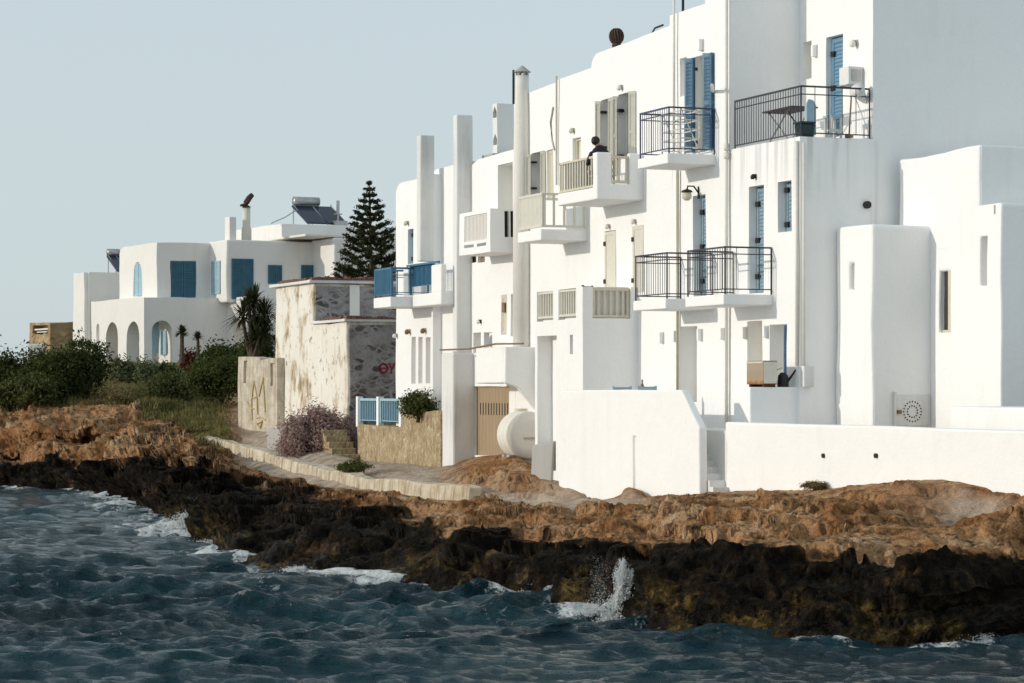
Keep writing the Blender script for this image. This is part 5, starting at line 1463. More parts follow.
# faces the sea (+t), leaning on the near pillar, the head turned down the coast
hx = .07
def Pn(ds, dt, dz): return (ps + dt, pt + ds, zz0 + dz)
sc_ = 1.0
hdz = FR.zst(141.6, ps, pt) - zz0          # height of the head's centre
shz = hdz - .22
shz = hdz - .175
body = [(Pn(0, 0, .53), (.14, .12)), (Pn(0, .04, .68), (.12, .10)), (Pn(0, .09, shz - .10), (.13, .10)), (Pn(.01, .12, shz + .06), (.06, .06)), (Pn(.03, .14, hdz - .08), (.058, .062)), (Pn(.09, .17, hdz + .01), (.078, .088)), (Pn(.09, .17, hdz + .07), (.06, .065)),
        (Pn(.16, .10, shz - .06), .06), (Pn(.25, .16, shz - .30), .047), (Pn(.17, .38, .64), .038), (Pn(.13, .46, .62), .034),
        (Pn(-.16, .10, shz - .06), .06), (Pn(-.25, .16, shz - .30), .047), (Pn(-.17, .38, .64), .038), (Pn(-.13, .46, .62), .034),
        (Pn(.1, .05, .52), .085), (Pn(.13, .44, .50), .06), (Pn(.13, .43, .10), .045), (Pn(.13, .56, .04), .038),
        (Pn(-.1, .05, .52), .085), (Pn(-.13, .44, .50), .06), (Pn(-.13, .43, .10), .045), (Pn(-.13, .56, .04), .038)]
ed = [(0,1),(1,2),(2,3),(3,4),(4,5),(5,6),(2,7),(7,8),(8,9),(9,10),(2,11),(11,12),(12,13),(13,14),(0,15),(15,16),(16,17),(17,18),(0,19),(19,20),(20,21),(21,22)]
bo = skinned('body', body, ed, skin_m, th.o, th.base)
rings = []
for (z_, hw, hd, fw) in ((.44, .18, .15, 0), (.56, .175, .14, .02), (.68, .17, .135, .05), (shz - .17, .185, .135, .08), (shz - .09, .195, .13, .10), (shz - .04, .192, .12, .11), (shz, .175, .108, .115), (shz + .03, .145, .097, .12), (shz + .055, .115, .088, .122), (shz + .08, .088, .08, .125), (shz + .105, .066, .068, .13)):
    rings.append([Pn(hw*math.cos(a), fw + hd*math.sin(a), z_) for a in [2*math.pi*k/20 for k in range(20)]])
m = MB(); nR = len(rings); m.add([p for r_ in rings for p in r_], [(i*20+k, i*20+(k+1) % 20, (i+1)*20+(k+1) % 20, (i+1)*20+k) for i in range(nR-1) for k in range(20)] + [tuple(range(19, -1, -1)), tuple((nR-1)*20+k for k in range(20))])
shirt = th.part('shirt', m, shirt_m, smooth=True)
for sg_ in (1, -1):
    m = MB(); m.tube([Pn(sg_*.12, .10, shz - .05), Pn(sg_*.19, .11, shz - .10), Pn(sg_*.235, .13, shz - .20), Pn(sg_*.255, .16, shz - .31), Pn(sg_*.22, .28, shz - .30)], [.055, .072, .066, .062, .05], 12); th.part('sleeve', m, shirt_m, parent=shirt, smooth=True)
tr = [(Pn(0, 0, .50), (.17, .13)), (Pn(.11, .08, .52), .115), (Pn(.13, .44, .50), .078), (Pn(.13, .43, .14), .06), (Pn(-.11, .08, .52), .115), (Pn(-.13, .44, .50), .078), (Pn(-.13, .43, .14), .06)]
skinned('trousers', tr, [(0,1),(1,2),(2,3),(0,4),(4,5),(5,6)], jean_m, th.o, th.base)
chair('cream chair on the white balcony under the person in the dark shirt', ps, pt, zz0, M['cream'], math.radians(-90), back=.8)
m = MB(); m.ball(Pn(.09, .155, hdz + .03), .092, .098, .102, 16, 10, .08)
th.part('hair', m, hair_m, smooth=True)
# ================================================================== the villa beyond
VF = Frame(-900, 144, 137)
VB = 3.4
h = House('arcaded white villa with blue shutters, standing on the green slope beyond the old building', VF, 144, 0, VB, name='villa', cat='villa')
sA = VF.s(91, 0); ztl = VF.z(144, 297, 0); tR = VF.tt(227, 0)
def arch_s(mb, pa, pb, ya, yb, t, dep):
    s0_, s1_ = VF.s(pb, t), VF.s(pa, t); pc = (pa+pb)/2; zt_, zb_ = VF.z(pc, ya, t), VF.z(pc, yb, t); c_ = (s0_+s1_)/2; r = (s1_-s0_)/2; rz = min(r*1.0, (zt_-zb_)*.5)
    pr = [(s0_, zb_), (s1_, zb_)] + [(c_ + r*math.cos(math.pi*k/12), zt_ - rz + rz*math.sin(math.pi*k/12)) for k in range(13)]
    mb.prism(pr, 't', t - dep, t + .5); return s0_, s1_, zb_, zt_
def arch_t(mb, pa, pb, ya, yb, s, dep):
    t0_, t1_ = VF.tt(pb, s), VF.tt(pa, s); zt_, zb_ = VF.zst(ya, s, t1_), VF.zst(yb, s, t1_); c_ = (t0_+t1_)/2; r = abs(t1_-t0_)/2; rz = min(r, (zt_-zb_)*.5)
    pr = [(c_ - r, zb_), (c_ + r, zb_)] + [(c_ + r*math.cos(math.pi*k/12), zt_ - rz + rz*math.sin(math.pi*k/12)) for k in range(13)]
    mb.prism(pr, 's', s - .5, s + dep); return c_ - r, c_ + r, zb_, zt_
B = MB(); Cc = MB()
B.box(0, sA, tR - 3, 0, VB, ztl)
aa = [arch_s(Cc, 106, 118, 322, 366, 0, 1.6), arch_s(Cc, 127, 139.5, 321, 366, 0, 1.6)]
arch_s(Cc, 96.3, 99.5, 324, 344, 0, .3)
a3 = arch_t(Cc, 152, 172, 320, 366, 0, 1.5)
h.solid('arcade_wall', B, Cc, M['villa'], bevel=.04, wob=.03)
m = MB(); m.box(aa[1][0] + .1, aa[1][0] + .9, -1.58, -1.5, aa[1][2] + .6, aa[1][3] - .5); h.part('window', m, M['blue_pale'])
m = MB(); m.box(aa[0][0] + .2, aa[0][0] + 1.2, -1.58, -1.5, aa[0][2], aa[0][3] - 1.0); h.part('door', m, M['wood'])
m = MB(); m.box(1.42, 1.48, a3[0] + .2, a3[0] + .85, a3[2] + .7, a3[3] - .05); h.part('window', m, M['blue_pale'])
# second ground floor face by the palm
B = MB(); Cc = MB(); s2 = VF.s(246, tR); B.box(s2, .02, tR - 5, tR, VB, ztl + .02)
arch_s(Cc, 232, 243, 319, 352, tR, 1.0)
h.solid('wall', B, Cc, M['villa'], bevel=.04, wob=.03)
# upper storey: three stepped blocks
sU = 1.2; tU = VF.tt(157, sU); zU = VF.zst(242, sU, tU); sUf = VF.s(119, tU)
B = MB(); Cc = MB()
pr = [(sU, ztl - .2), (sUf, ztl - .2), (sUf, zU - .5)] + [(sUf - .9 + .9*math.cos(math.pi/2*k/5), zU - .45 + .45*math.sin(math.pi/2*k/5)) for k in range(6)] + [(sU, zU)]
t210 = VF.tt(210, sU)
B.prism(pr, 't', t210 - 6, tU)
wA = arch_s(Cc, 133, 141.5, 262, 296, tU, .12)
tb1, tb0 = VF.tt(171, sU), VF.tt(196, sU); zb1, zb0 = VF.zst(261, sU, tb1), VF.zst(297, sU, tb1)
Cc.box(sU - .3, sU + .1, tb0, tb1, zb0, zb1)
h.solid('upper_wall', B, Cc, M['villa'], bevel=.04, wob=.03)
def vshutter_s(px0, px1, y0, y1, t, mat, inset=.06):
    s0_, s1_ = VF.s(px1, t), VF.s(px0, t); pc = (px0+px1)/2; z1_, z0_ = VF.z(pc, y0, t), VF.z(pc, y1, t)
    m = MB(); mid = (s0_+s1_)/2
    for a, b_ in ((s0_, mid - .01), (mid + .01, s1_)):
        leaf(m, a, t + inset, z0_, z1_, b_ - a, 0, .05, rows=int((z1_-z0_)/.12))
    m.box(s0_, s1_, t + inset - .048, t + inset - .03, z0_, z1_)
    return h.part('shutter', m, mat)
def vshutter_t(px0, px1, y0, y1, s, mat, inset=.06):
    t1_, t0_ = VF.tt(px0, s), VF.tt(px1, s); z1_, z0_ = VF.zst(y0, s, t1_), VF.zst(y1, s, t1_)
    m = MB(); mid = (t0_+t1_)/2
    for a, b_ in ((t0_, mid - .01), (mid + .01, t1_)):
        leaf(m, s - inset, a, z0_, z1_, b_ - a, math.pi/2, .05, rows=int((z1_-z0_)/.12))
    m.box(s - inset + .03, s - inset + .048, t0_, t1_, z0_, z1_)
    return h.part('shutter', m, mat)
vshutter_s(133.2, 141.3, 263, 296, tU, M['blue_pale'], -.06)
vshutter_t(171, 196, 261, 297, sU, M['blue_villa_shade'], -.04)  # this face's shade is painted into the shutter colour
m = MB(); m.box(sU - .25, sU + .02, VF.tt(186, sU), VF.tt(181, sU), VF.zst(259.5, sU, t210), VF.zst(258, sU, t210))
tV = t210; sV = VF.s(226.5, tV); zV = VF.zst(239.5, sV, tV); t313 = VF.tt(313, sV)
B = MB(); B.box(sV, sU + .3, t313 - 6, tV, ztl - .25, zV)
h.solid('upper_wall', B, None, M['villa'], bevel=.09, wob=.03)
vshutter_s(212.5, 221, 261, 294, tV, M['blue_pale'], .06)
vshutter_t(231.5, 253, 258.5, 299, sV, M['blue_villa_shade'], .06); vshutter_t(268, 281.5, 265, 283.5, sV, M['blue_villa_shade'], .06); vshutter_t(301, 313, 265, 282, sV, M['blue_villa_shade'], .06)
sW = VF.s(334.5, t313); zW = VF.zst(237.5, sW, t313)
B = MB(); B.box(sW, sV + .3, t313 - 9, t313, ztl - 1.2, zW)
h.solid('upper_wall', B, None, M['villa'], bevel=.10, wob=.03)
m = MB(); m.box(sW + .2, sV + 2.2, t313 - 3, t313 + 1.6, zW + .04, zW + .16); h.part('roof_slab', m, M['white_warm'], bevel=.02)
# far annex
sX = sA + .25; tX = VF.tt(84, sX); zX = VF.zst(272, sX, tX)
B = MB(); B.box(sX, VF.s(73, tX), tX - 7, tX, VB, zX); B2 = MB(); B2.box(sX - .12, sX + .05, tX - 7.02, tX - .25, VB, zX - .003)
h.solid('annex_wall', B, None, M['villa'], bevel=.05, wob=.03); h.part('annex_wall', B2, M['villa'])
# roof block, chimneys
tB = VF.tt(282, sV + 1.5); sB = sV + 1.5; zB = VF.zst(223.5, sB, tB)
B = MB(); B.box(sB, VF.s(234, tB), tB - 8, tB, zV - .3, zB); h.solid('roof_block', B, None, M['villa'], bevel=.04, wob=.02)
tc0 = tV - .35; sc1, sc0 = VF.s(224.5, tc0), VF.s(229.5, tc0); m = MB(); m.box(sc0, sc1, VF.tt(236.5, sc0), tc0, zV - .2, VF.z(227, 217, tc0)); h.part('chimney', m, M['villa'], bevel=.05)
sc = sV + .6; tc = VF.tt(246.5, sc); rz = .24; z0_, z1_ = zV - .2, VF.zst(207.5, sc, tc)
m = MB(); m.lathe((sc, tc, z0_), [(.27, 0), (.27, (z1_-z0_)*.4), (.21, (z1_-z0_)*.5), (.21, z1_-z0_)], 18); ch = h.part('chimney', m, M['cream_pale']); ch.data.shade_smooth()
m = MB(); m.tube([(sc, tc, z1_), (sc, tc + .02, z1_ + .25), (sc, tc - .16, z1_ + .52), (sc, tc - .34, z1_ + .70)], [.26, .17, .16, .13], 12); m.tube([(sc, tc + .36, z1_ + .1), (sc, tc + .1, z1_ + .12), (sc, tc, z1_ + .2)], [.05, .12, .14], 8)
h.part('cowl', m, M['rust'], parent=ch, smooth=True)
for px, y in ((301, 205),):
    pass
def solar(label, px0, px1, ytank, ytop, ybot, s, zroof, npan=2):
    t1_, t0_ = VF.tt(px0, s), VF.tt(px1, s); Yc = VF.Yst(s, t1_)
    zt_ = VF.zst(ytop, s, t1_); zb_ = VF.zst(ybot, s, t1_); zk = VF.zst(ytank, s, t1_)
    th = Thing('solar_water_heater', label, 'solar heater', VF, (s, (t0_+t1_)/2, zb_), 'solar heaters on the villa roof')
    wdt = (t1_ - t0_)
    r = abs(zk - zt_)
    m = MB(); m.tube([(s + .75, t1_ - .05*wdt, zt_ + r), (s + .75, t0_ + .34*wdt, zt_ + r)], r, 18); th.part('tank', m, M['steel'], smooth=False).data.shade_smooth()
    pm = Mat('solar_glass', .15, .6); pm.color((.02, .03, .06))
    for k in range(npan):
        a, b_ = t1_ - wdt*(k/npan), t1_ - wdt*((k+1)/npan) + .05
        sh_ = -.35*wdt*.5
        m = MB(); m.add([(s + .7, a - 0*sh_, zt_), (s + .7, b_, zt_), (s - .45, b_ + sh_, zb_), (s - .45, a + sh_, zb_), (s + .75, a, zt_ - .08), (s + .75, b_, zt_ - .08), (s - .4, b_ + sh_, zb_ - .08), (s - .4, a + sh_, zb_ - .08)],
              [(0, 1, 2, 3), (4, 7, 6, 5), (0, 4, 5, 1), (1, 5, 6, 2), (2, 6, 7, 3), (3, 7, 4, 0)])
        th.part('panel', m, pm.m)
    m = MB()
    for a in (t1_ - .1, (t1_+t0_)/2, t0_ + .1):
        m.bar((s + .72, a, zroof - .05), (s + .72, a, zt_ + r*.5), .05); m.bar((s + .7, a, zt_), (s - .42, a + sh_, zb_ - .1), .05); m.bar((s - .42, a + sh_, zb_ - .1), (s - .42, a + sh_, zroof - .05), .05)
        m.bar((s - .42, a + sh_, zroof), (s + .72, a, zroof), .04)
    th.part('frame', m, M['steel'])
solar('solar water heater with a steel tank over two tilted panels on the villa roof', 297, 338, 200, 204.5, 222.5, sB + .9, zB)
solar('half hidden solar water heater behind the left end of the villa roof', 111, 130, 251.5, 255, 270.5, sX + 1.2, zX, 1)
m = MB(); m.tube([(sB + .2, VF.tt(271, sB + .2), zB), (sB + .5, VF.tt(285, sB + .5), zB + .38), (sB + .9, VF.tt(297, sB + .9), VF.zst(208, sB, tB))], .03, 5); h.part('cable', m, M['steel'], smooth=True)
tp_ = VF.tt(338, sB + .5); m = MB(); zq = VF.zst(200, sB, tp_); m.tube([(sB + .5, tp_, zB - .1), (sB + .5, tp_, zq)], .05, 6); m.box(sB + .2, sB + .8, tp_ - .45, tp_ + .3, zB - .05, zB + .28); m.box(sB + .4, sB + .6, tp_ - .22, tp_ + .22, zB + .62, zB + .68); m.tube([(sB + .5, tp_, zq - .8), (sB + .5, tp_, zq)], .09, 6)
single('antenna', m, M['steel'], 'short antenna post on a box right of the villa roof solar panels', 'antenna', VF, (sB + .5, tp_, zB))
# ------------------------------------------------------------------ stone hut far left
HF = Frame(-900, 50, 152)
th = Thing('stone_hut', 'small flat stone hut at the far left, behind the dark bushes', 'hut', HF, (0, 0, 4))
z1_ = HF.z(50, 321.5, 0); B = MB(); Cc = MB(); sF = HF.s(29, 0); B.box(0, sF, HF.tt(74, 0), 0, 3, z1_)
Cc.box(HF.s(47.5, 0), HF.s(32.5, 0), -.6, .4, HF.z(40, 334, 0), HF.z(40, 325, 0))
stone2 = Mat('hut_stone', .9, .15)
v = stone2.n('ShaderNodeTexVoronoi'); v.inputs['Scale'].default_value = 2.0; stone2.l(stone2.coord((1, 1, 1.6)), v.inputs['Vector'])
cc = stone2.ramp(stone2.noise(1.2, 5), [(.3, (.28, .19, .10)), (.55, (.42, .31, .18)), (.7, (.50, .40, .27))]); stone2.color(stone2.mix(stone2.ramp(v.outputs['Color'], [(.2, .5), (.7, 0)]), cc, (.20, .13, .07))); stone2.bump(v.outputs['Distance'], .6, .15)
th.solid('wall', B, Cc, stone2.m, bevel=.05, wob=.06)
m = MB(); m.box(HF.s(47, 0), HF.s(33, 0), -.5, -.1, HF.z(40, 330, 0), HF.z(40, 328.5, 0)); m.box(HF.s(46, 0), HF.s(36, 0), -.5, -.05, HF.z(40, 332.5, 0), HF.z(40, 331.5, 0)); th.part('shelf', m, M['white_warm'])
m = MB(); p = at(37, 352, 149); m.box(p.x - .45, p.x + .45, p.y - .5, p.y + .5, p.z - .8, p.z + .45)
single('white_box', m, M['white_grey'], 'low white box in front of the far left stone hut', 'box', WF, (p.x, p.y, p.z - .8), bevel=.05)

# ================================================================== planting
LEAFV = {}
def leaf_cloud(name, blobs, n, size, mat, seed=1, parent=None, base=(0, 0, 0), aspect=2.2, shell=.5, clumps=60, clump_r=.28, up=.3, flat=.0):
    """many small leaf faces gathered in clumps over the outer part of each blob; blobs: (centre, (rx, ry, rz))"""
    r = np.random.RandomState(seed); pts = []; out = []
    vol = np.array([b[1][0]*b[1][1]*b[1][2] for b in blobs]) ** .75; vol /= vol.sum()
    for (c_, rad), vf in zip(blobs, vol):
        nb = int(n*vf); rad = np.array(rad); nc_ = max(6, int(clumps*vf*1.0 + 4))
        d = r.normal(size=(nc_, 3)); d /= np.linalg.norm(d, axis=1)[:, None]; d[:, 2] = np.where(d[:, 2] < -.8, -d[:, 2]*.5, d[:, 2])
        cc_ = d * (shell + (1.08 - shell) * r.rand(nc_, 1)**.6)
        which = r.randint(nc_, size=nb)
        p_ = cc_[which] + r.normal(size=(nb, 3)) * clump_r * (.6 + .8*r.rand(nc_, 1))[which]
        pts.append(np.array(c_) + p_*rad); o_ = p_ / (np.linalg.norm(p_, axis=1)[:, None] + 1e-6); out.append(o_)
    p = np.concatenate(pts); o = np.concatenate(out); N_ = len(p)
    nrm = o*.7 + r.normal(size=(N_, 3))*.75 + np.array([0, 0, up]); nrm /= np.linalg.norm(nrm, axis=1)[:, None]
    a = np.cross(nrm, r.normal(size=(N_, 3))); a /= np.linalg.norm(a, axis=1)[:, None]; b = np.cross(nrm, a)
    sz = size * (.55 + .9*r.rand(N_, 1))
    v = np.stack([p - a*sz, p - b*sz/aspect + nrm*sz*.12, p + a*sz, p + b*sz/aspect + nrm*sz*.12], 1).reshape(-1, 3) - np.array(base)
    return mesh_obj(name, v, np.arange(N_*4), 4, mat, parent=parent)
def stems(name, base, tips, r0, mat, parent, off):
    m = MB()
    for t_ in tips:
        b = Vector(base); t_ = Vector(t_); mid = b.lerp(t_, .5) + Vector((random.uniform(-.1, .1), random.uniform(-.1, .1), .1)) * (t_-b).length*.4
        m.tube([b + Vector((random.uniform(-1, 1), random.uniform(-1, 1), 0))*r0, mid, t_], [r0, r0*.7, r0*.3], 6)
    me = raw_mesh(name, m, off); me.materials.append(mat); me.shade_smooth(); o = bpy.data.objects.new(name, me); COL.objects.link(o); o.parent = parent; return o
F_dark = foliage('dark_bush_leaves', [(.020, .028, .009), (.055, .068, .019), (.125, .135, .042)], .25)
F_mid = foliage('olive_bush_leaves', [(.030, .040, .014), (.075, .085, .027), (.155, .155, .058)], .25)
F_agave = foliage('pale_succulent_leaves', [(.05, .065, .03), (.12, .14, .07), (.22, .24, .13)], .15)
F_dry = foliage('dry_stem_leaves', [(.10, .08, .034), (.21, .165, .07), (.32, .25, .13)], .2)
F_pink = foliage('mauve_bush_leaves', [(.17, .11, .095), (.38, .26, .235), (.55, .42, .385)], .35)
F_red = foliage('red_blossom', [(.04, .035, .014), (.10, .03, .02), (.24, .03, .045)], .25)
F_pine = foliage('pine_needles', [(.016, .020, .009), (.036, .042, .018), (.078, .078, .036)], .08)
F_palm = foliage('palm_blades', [(.018, .022, .010), (.045, .052, .022), (.12, .12, .06)], .15)
bark = paint('bark', (.11, .075, .05), .9, .5, 9, dark=(.04, .03, .02))
def bush(label, cat, px, py_top, py_bot, wpx, Y, mat, n, size, seed, name='shrub', group=None, parts=3, stem=True, squat=False, **kw):
    sc = Y / F; top = at(px, py_top, Y); bot = at(px, py_bot, Y)
    zc0 = bot.z; rz = (top.z - bot.z) / 2; rx = wpx*sc
    th = Thing(name, label, cat, WF, (bot.x, Y, zc0 - .2), group)
    r = random.Random(seed); blobs = []
    for k in range(parts):
        f = (k + .5)/parts*2 - 1 if parts > 1 else 0
        rr_ = (.5 if squat else .62) if parts > 1 else 1
        blobs.append(((bot.x + f*rx*.55, Y + r.uniform(-.3, .3)*rx, zc0 + rz*(1.0 - .15*abs(f) + r.uniform(-.1, .1))), (rx*rr_, rx*.7, rz*(1.0 - (.3 if squat else .12)*abs(f)))))
    if squat: blobs = [((b[0][0], b[0][1], zc0 + b[1][2]*.72), b[1]) for b in blobs]
    leaf_cloud('foliage', blobs, n, size, mat, seed, th.o, (bot.x, Y, zc0 - .2), **kw)
    if stem: stems('stem', (bot.x, Y, zc0 - .2), [Vector(b[0]) + Vector((r.uniform(-.3, .3), r.uniform(-.3, .3), .1))*rx for b in blobs for _ in range(3)], .035, bark, th.o, (bot.x, Y, zc0 - .2))
    return th
GB = 'dark bushes on the far left slope'
bush('broad dark green bush cut off by the left edge of the photo', 'bush', 8, 357, 408, 32, 101, F_dark, 9000, .075, 1, group=GB)
bush('dark green bush below the stone hut, second from the left edge', 'bush', 48, 353, 404, 28, 100.5, F_dark, 8500, .075, 2, group=GB)
bush('tallest rounded dark bush, left of the villa arches', 'bush', 84, 346, 396, 26, 101, F_dark, 8500, .075, 3, group=GB)
bush('low dark bush at the foot of the tall rounded bush, before the villa annex', 'bush', 28, 376, 402, 30, 98.5, F_mid, 5000, .07, 4, group=GB)
bush('pale green succulent shrub below the first villa arch', 'shrub', 124, 361, 388, 13, 110, F_agave, 2200, .10, 5, parts=2, aspect=4, group='garden shrubs before the villa')
bush('pale green succulent shrub below the second villa arch', 'shrub', 148, 362, 388, 14, 109, F_agave, 2300, .10, 6, parts=2, aspect=4, group='garden shrubs before the villa')
bush('dark low shrub below the shaded villa arch', 'shrub', 168, 364, 387, 14, 109, F_dark, 2300, .075, 7, parts=2, group='garden shrubs before the villa')
bush('red flowering bush beside the young palms', 'flowering bush', 189, 352, 374, 9, 112, F_red, 1100, .075, 8, parts=2, name='flowering_bush')
bush('dry straw coloured shrub on the grassy slope below the succulents', 'shrub', 117, 383, 409, 24, 98.5, F_dry, 2600, .10, 9, parts=3, aspect=9, name='dry_shrub', up=1.2)
bush('olive shrub spreading over the slope under the red flowers', 'shrub', 172, 374, 402, 26, 99, F_mid, 4200, .07, 10, parts=3)
bush('wide dark green hedge bush climbing towards the yucca, upper one', 'bush', 226, 347, 384, 26, 103, F_dark, 8500, .07, 11, parts=3, group='dark hedge bushes left of the old building')
bush('dark green hedge bush lowest on the slope, left of the graffiti block wall', 'bush', 222, 360, 397, 30, 96, F_dark, 8500, .065, 12, parts=3, group='dark hedge bushes left of the old building')
bush('dark green hedge bush in the shade behind the graffiti block wall', 'bush', 258, 340, 380, 20, 93, F_dark, 5600, .065, 13, parts=2, group='dark hedge bushes left of the old building')
bush('large mauve pink feathery bush in front of the old building', 'bush', 318, 400, 457, 38, 76.5, F_pink, 34000, .055, 14, name='mauve_bush', parts=4, clumps=150, clump_r=.2, aspect=3, squat=True)
bush('neat round green shrub on top of the stone wall', 'shrub', 417.5, 393, 415, 14.5, 69.4, F_mid, 6500, .035, 15, parts=1, name='round_shrub', clump_r=.22, shell=.65)
bush('small green ground plant at the foot of the stone steps', 'plant', 354, 460, 470, 18, 68.6, F_mid, 2400, .035, 16, parts=3, squat=True, name='ground_plant')
bush('small dry tuft growing against the long low white wall', 'plant', 815, 482, 490, 13, 45.6, F_dry, 900, .05, 17, parts=2, name='dry_tuft', aspect=8, up=1.5, stem=False)

def blades(mb_v, c, n, L_, wd, r, droop=.5, elev=(-.3, 1.4)):
    for k in range(n):
        az = r.uniform(0, 6.283); el = r.uniform(*elev); l = L_*r.uniform(.7, 1.1)
        d = Vector((math.cos(az)*math.cos(el), math.sin(az)*math.cos(el), math.sin(el))); sd = Vector((-math.sin(az), math.cos(az), 0))*wd
        p0 = Vector(c); p1 = p0 + d*l*.55; p2 = p0 + d*l - Vector((0, 0, droop*l*.35))
        mb_v.append((p0 - sd*.5, p0 + sd*.5, p1 + sd, p1 - sd)); mb_v.append((p1 - sd, p1 + sd, p2 + sd*.12, p2 - sd*.12))
def palm_like(name, label, cat, base, trunks, n, L_, wd, seed, mat, tr=.07, group=None, **kw):
    th = Thing(name, label, cat, WF, tuple(base), group); r = random.Random(seed); quads = []
    m = MB()
    for (dx, dy, hh) in trunks:
        tip = Vector(base) + Vector((dx, dy, hh)); b = Vector(base) + Vector((dx*.25, dy*.25, -.2))
        m.tube([b, b.lerp(tip, .5) + Vector((dx*.12, 0, 0)), tip], [tr*1.4, tr, tr*.8], 8)
        blades(quads, tip, n, L_, wd, r, **kw)
    me = raw_mesh('trunk', m, base); me.materials.append(bark); o = bpy.data.objects.new('trunk', me); COL.objects.link(o); o.parent = th.o
    v = np.array([[tuple(p - Vector(base)) for p in q] for q in quads]).reshape(-1, 3)
    mesh_obj('crown', v, np.arange(len(v)), 4, mat, parent=th.o)
    return th
b = at(253, 350, 89); 
palm_like('yucca', 'big shaggy yucca with spiky crowns leaning on the old building', 'yucca', b, [(-.35, .1, 1.15), (.05, -.1, 1.65), (.38, .1, 1.2), (.1, .2, .7), (.42, -.1, .6), (-.1, -.2, 1.45), (.2, -.3, .3)], 120, .85, .030, 21, F_palm, elev=(-.6, 1.5))
b = at(182, 358, 108); palm_like('young_palm', 'taller of two young palms before the shaded villa wall', 'palm', b, [(0, 0, 1.05)], 150, .42, .035, 22, F_palm, tr=.09, elev=(-.4, 1.5))
b = at(198, 352, 108); palm_like('young_palm', 'shorter spikier of two young palms before the shaded villa wall', 'palm', b, [(0, 0, .55)], 90, .42, .035, 23, F_palm, tr=.07, elev=(-.1, 1.5))
b = at(78, 356, 103); palm_like('reed_clump', 'clump of dark spiky reeds on top of the tall rounded bush', 'reeds', b, [(-.2, 0, .25), (.15, 0, .3), (.45, 0, .2), (.7, 0, .1)], 60, .55, .03, 24, F_palm, tr=.03, elev=(.7, 1.5))

# Norfolk pine: whorls of upswept branches carrying clumps of needles
def norfolk(px, py_top, py_bot, Y):
    top = at(px, py_top, Y); base = Vector((top.x, Y, HC - (py_bot - HY)*Y/F)); H = top.z - base.z
    th = Thing('norfolk_pine', 'tall dark Norfolk pine with tiered branches behind the old building', 'pine tree', WF, tuple(base))
    m = MB(); m.tube([base - Vector((0, 0, .3)), base + Vector((.08, 0, H*.35)), base + Vector((.02, 0, H*.7)), top], [.17, .12, .07, .02], 10)
    r = random.Random(5); pts = []; sizes = []
    nW = 20
    for w_ in range(nW):
        f = w_/(nW - 1); q = 1 - f; z_ = base.z + H*(.18 + .80*f) + r.uniform(-.10, .10)*q
        Lr = (1.74*(q**.74) + .06) * r.uniform(.88, 1.08)
        nb = 7 if f < .9 else 5; a0 = r.uniform(0, 6.28)
        for k in range(nb):
            a = a0 + 6.283*k/nb + r.uniform(-.22, .22); l = Lr*r.uniform(.72, 1.12); d = Vector((math.cos(a), math.sin(a), 0))
            p0 = Vector((top.x, Y, z_)); dip = -.12*l
            bp = [p0, p0 + d*l*.5 + Vector((0, 0, dip)), p0 + d*l + Vector((0, 0, .16*l + dip*.3))]
            m.tube(bp, [.028, .018, .008], 5)
            nn = max(3, int(l/.085))
            for j in range(nn):
                g_ = .22 + .8*j/nn
                if g_ < .55 and r.random() < .5: continue
                pc = bp[0].lerp(bp[1], g_*2) if g_ < .5 else bp[1].lerp(bp[2], min(1.05, (g_-.5)*2))
                cs_ = .115*(.65 + .5*q)*r.uniform(.7, 1.2)*(1.15 if g_ > .75 else .85)
                for _ in range(22):
                    pts.append(pc + Vector((r.gauss(0, .5), r.gauss(0, .5), r.gauss(.12, .38)))*cs_); sizes.append(.062*r.uniform(.7, 1.3))
    p = np.array([tuple(q - base) for q in pts]); N_ = len(p); rr_ = np.random.RandomState(3)
    nrm = rr_.normal(size=(N_, 3)) + np.array([0, 0, .5]); nrm /= np.linalg.norm(nrm, axis=1)[:, None]
    a = np.cross(nrm, rr_.normal(size=(N_, 3))); a /= np.linalg.norm(a, axis=1)[:, None]; b = np.cross(nrm, a); sz = np.array(sizes)[:, None]
    v = np.stack([p - a*sz, p - b*sz*.4, p + a*sz, p + b*sz*.4], 1).reshape(-1, 3)
    me = raw_mesh('trunk', m, base); me.materials.append(bark); o = bpy.data.objects.new('trunk', me); COL.objects.link(o); o.parent = th.o
    mesh_obj('crown', v, np.arange(N_*4), 4, F_pine, parent=th.o)
norfolk(369.5, 180.5, 322, 104)

# rough grass on the left slope
r = np.random.RandomState(9); vsel = np.array(vpar)
ii = r.choice(np.where((vsel > 3.98) & (vsel < 5.4))[0], 42000); jj = r.choice(np.where((pxs > -250) & (pxs < 240))[0], 42000)
ok = (turf[ii, jj] + .35*r.rand(42000)) > .55; ii, jj = ii[ok], jj[ok]
p = P[ii, jj] + r.normal(size=(len(ii), 3)) * np.array([.08, .25, 0]); nG = len(p)
hgt = (.07 + .16*r.rand(nG, 1)) * (.5 + np.clip(fbm(p*.5 + 5, 2) + .5, 0, 1.4))[:, None]; az = r.rand(nG)*6.283
sd = np.stack([np.cos(az), np.sin(az), 0*az], 1)*.03; lean = np.stack([np.cos(az*3.1), np.sin(az*3.1), 0*az], 1)*hgt*.5
v = np.stack([p - sd - [0, 0, .05], p + sd - [0, 0, .05], p + lean + np.array([0, 0, 1])*hgt], 1).reshape(-1, 3)
F_grass = foliage('slope_grass', [(.06, .066, .022), (.15, .14, .05), (.28, .22, .10)], .2)
g_ = mesh_obj('grass', v, np.arange(nG*3), 3, F_grass); setp(g_, 'rough olive grass over the slope above the left rocks', 'grass', kind='stuff')

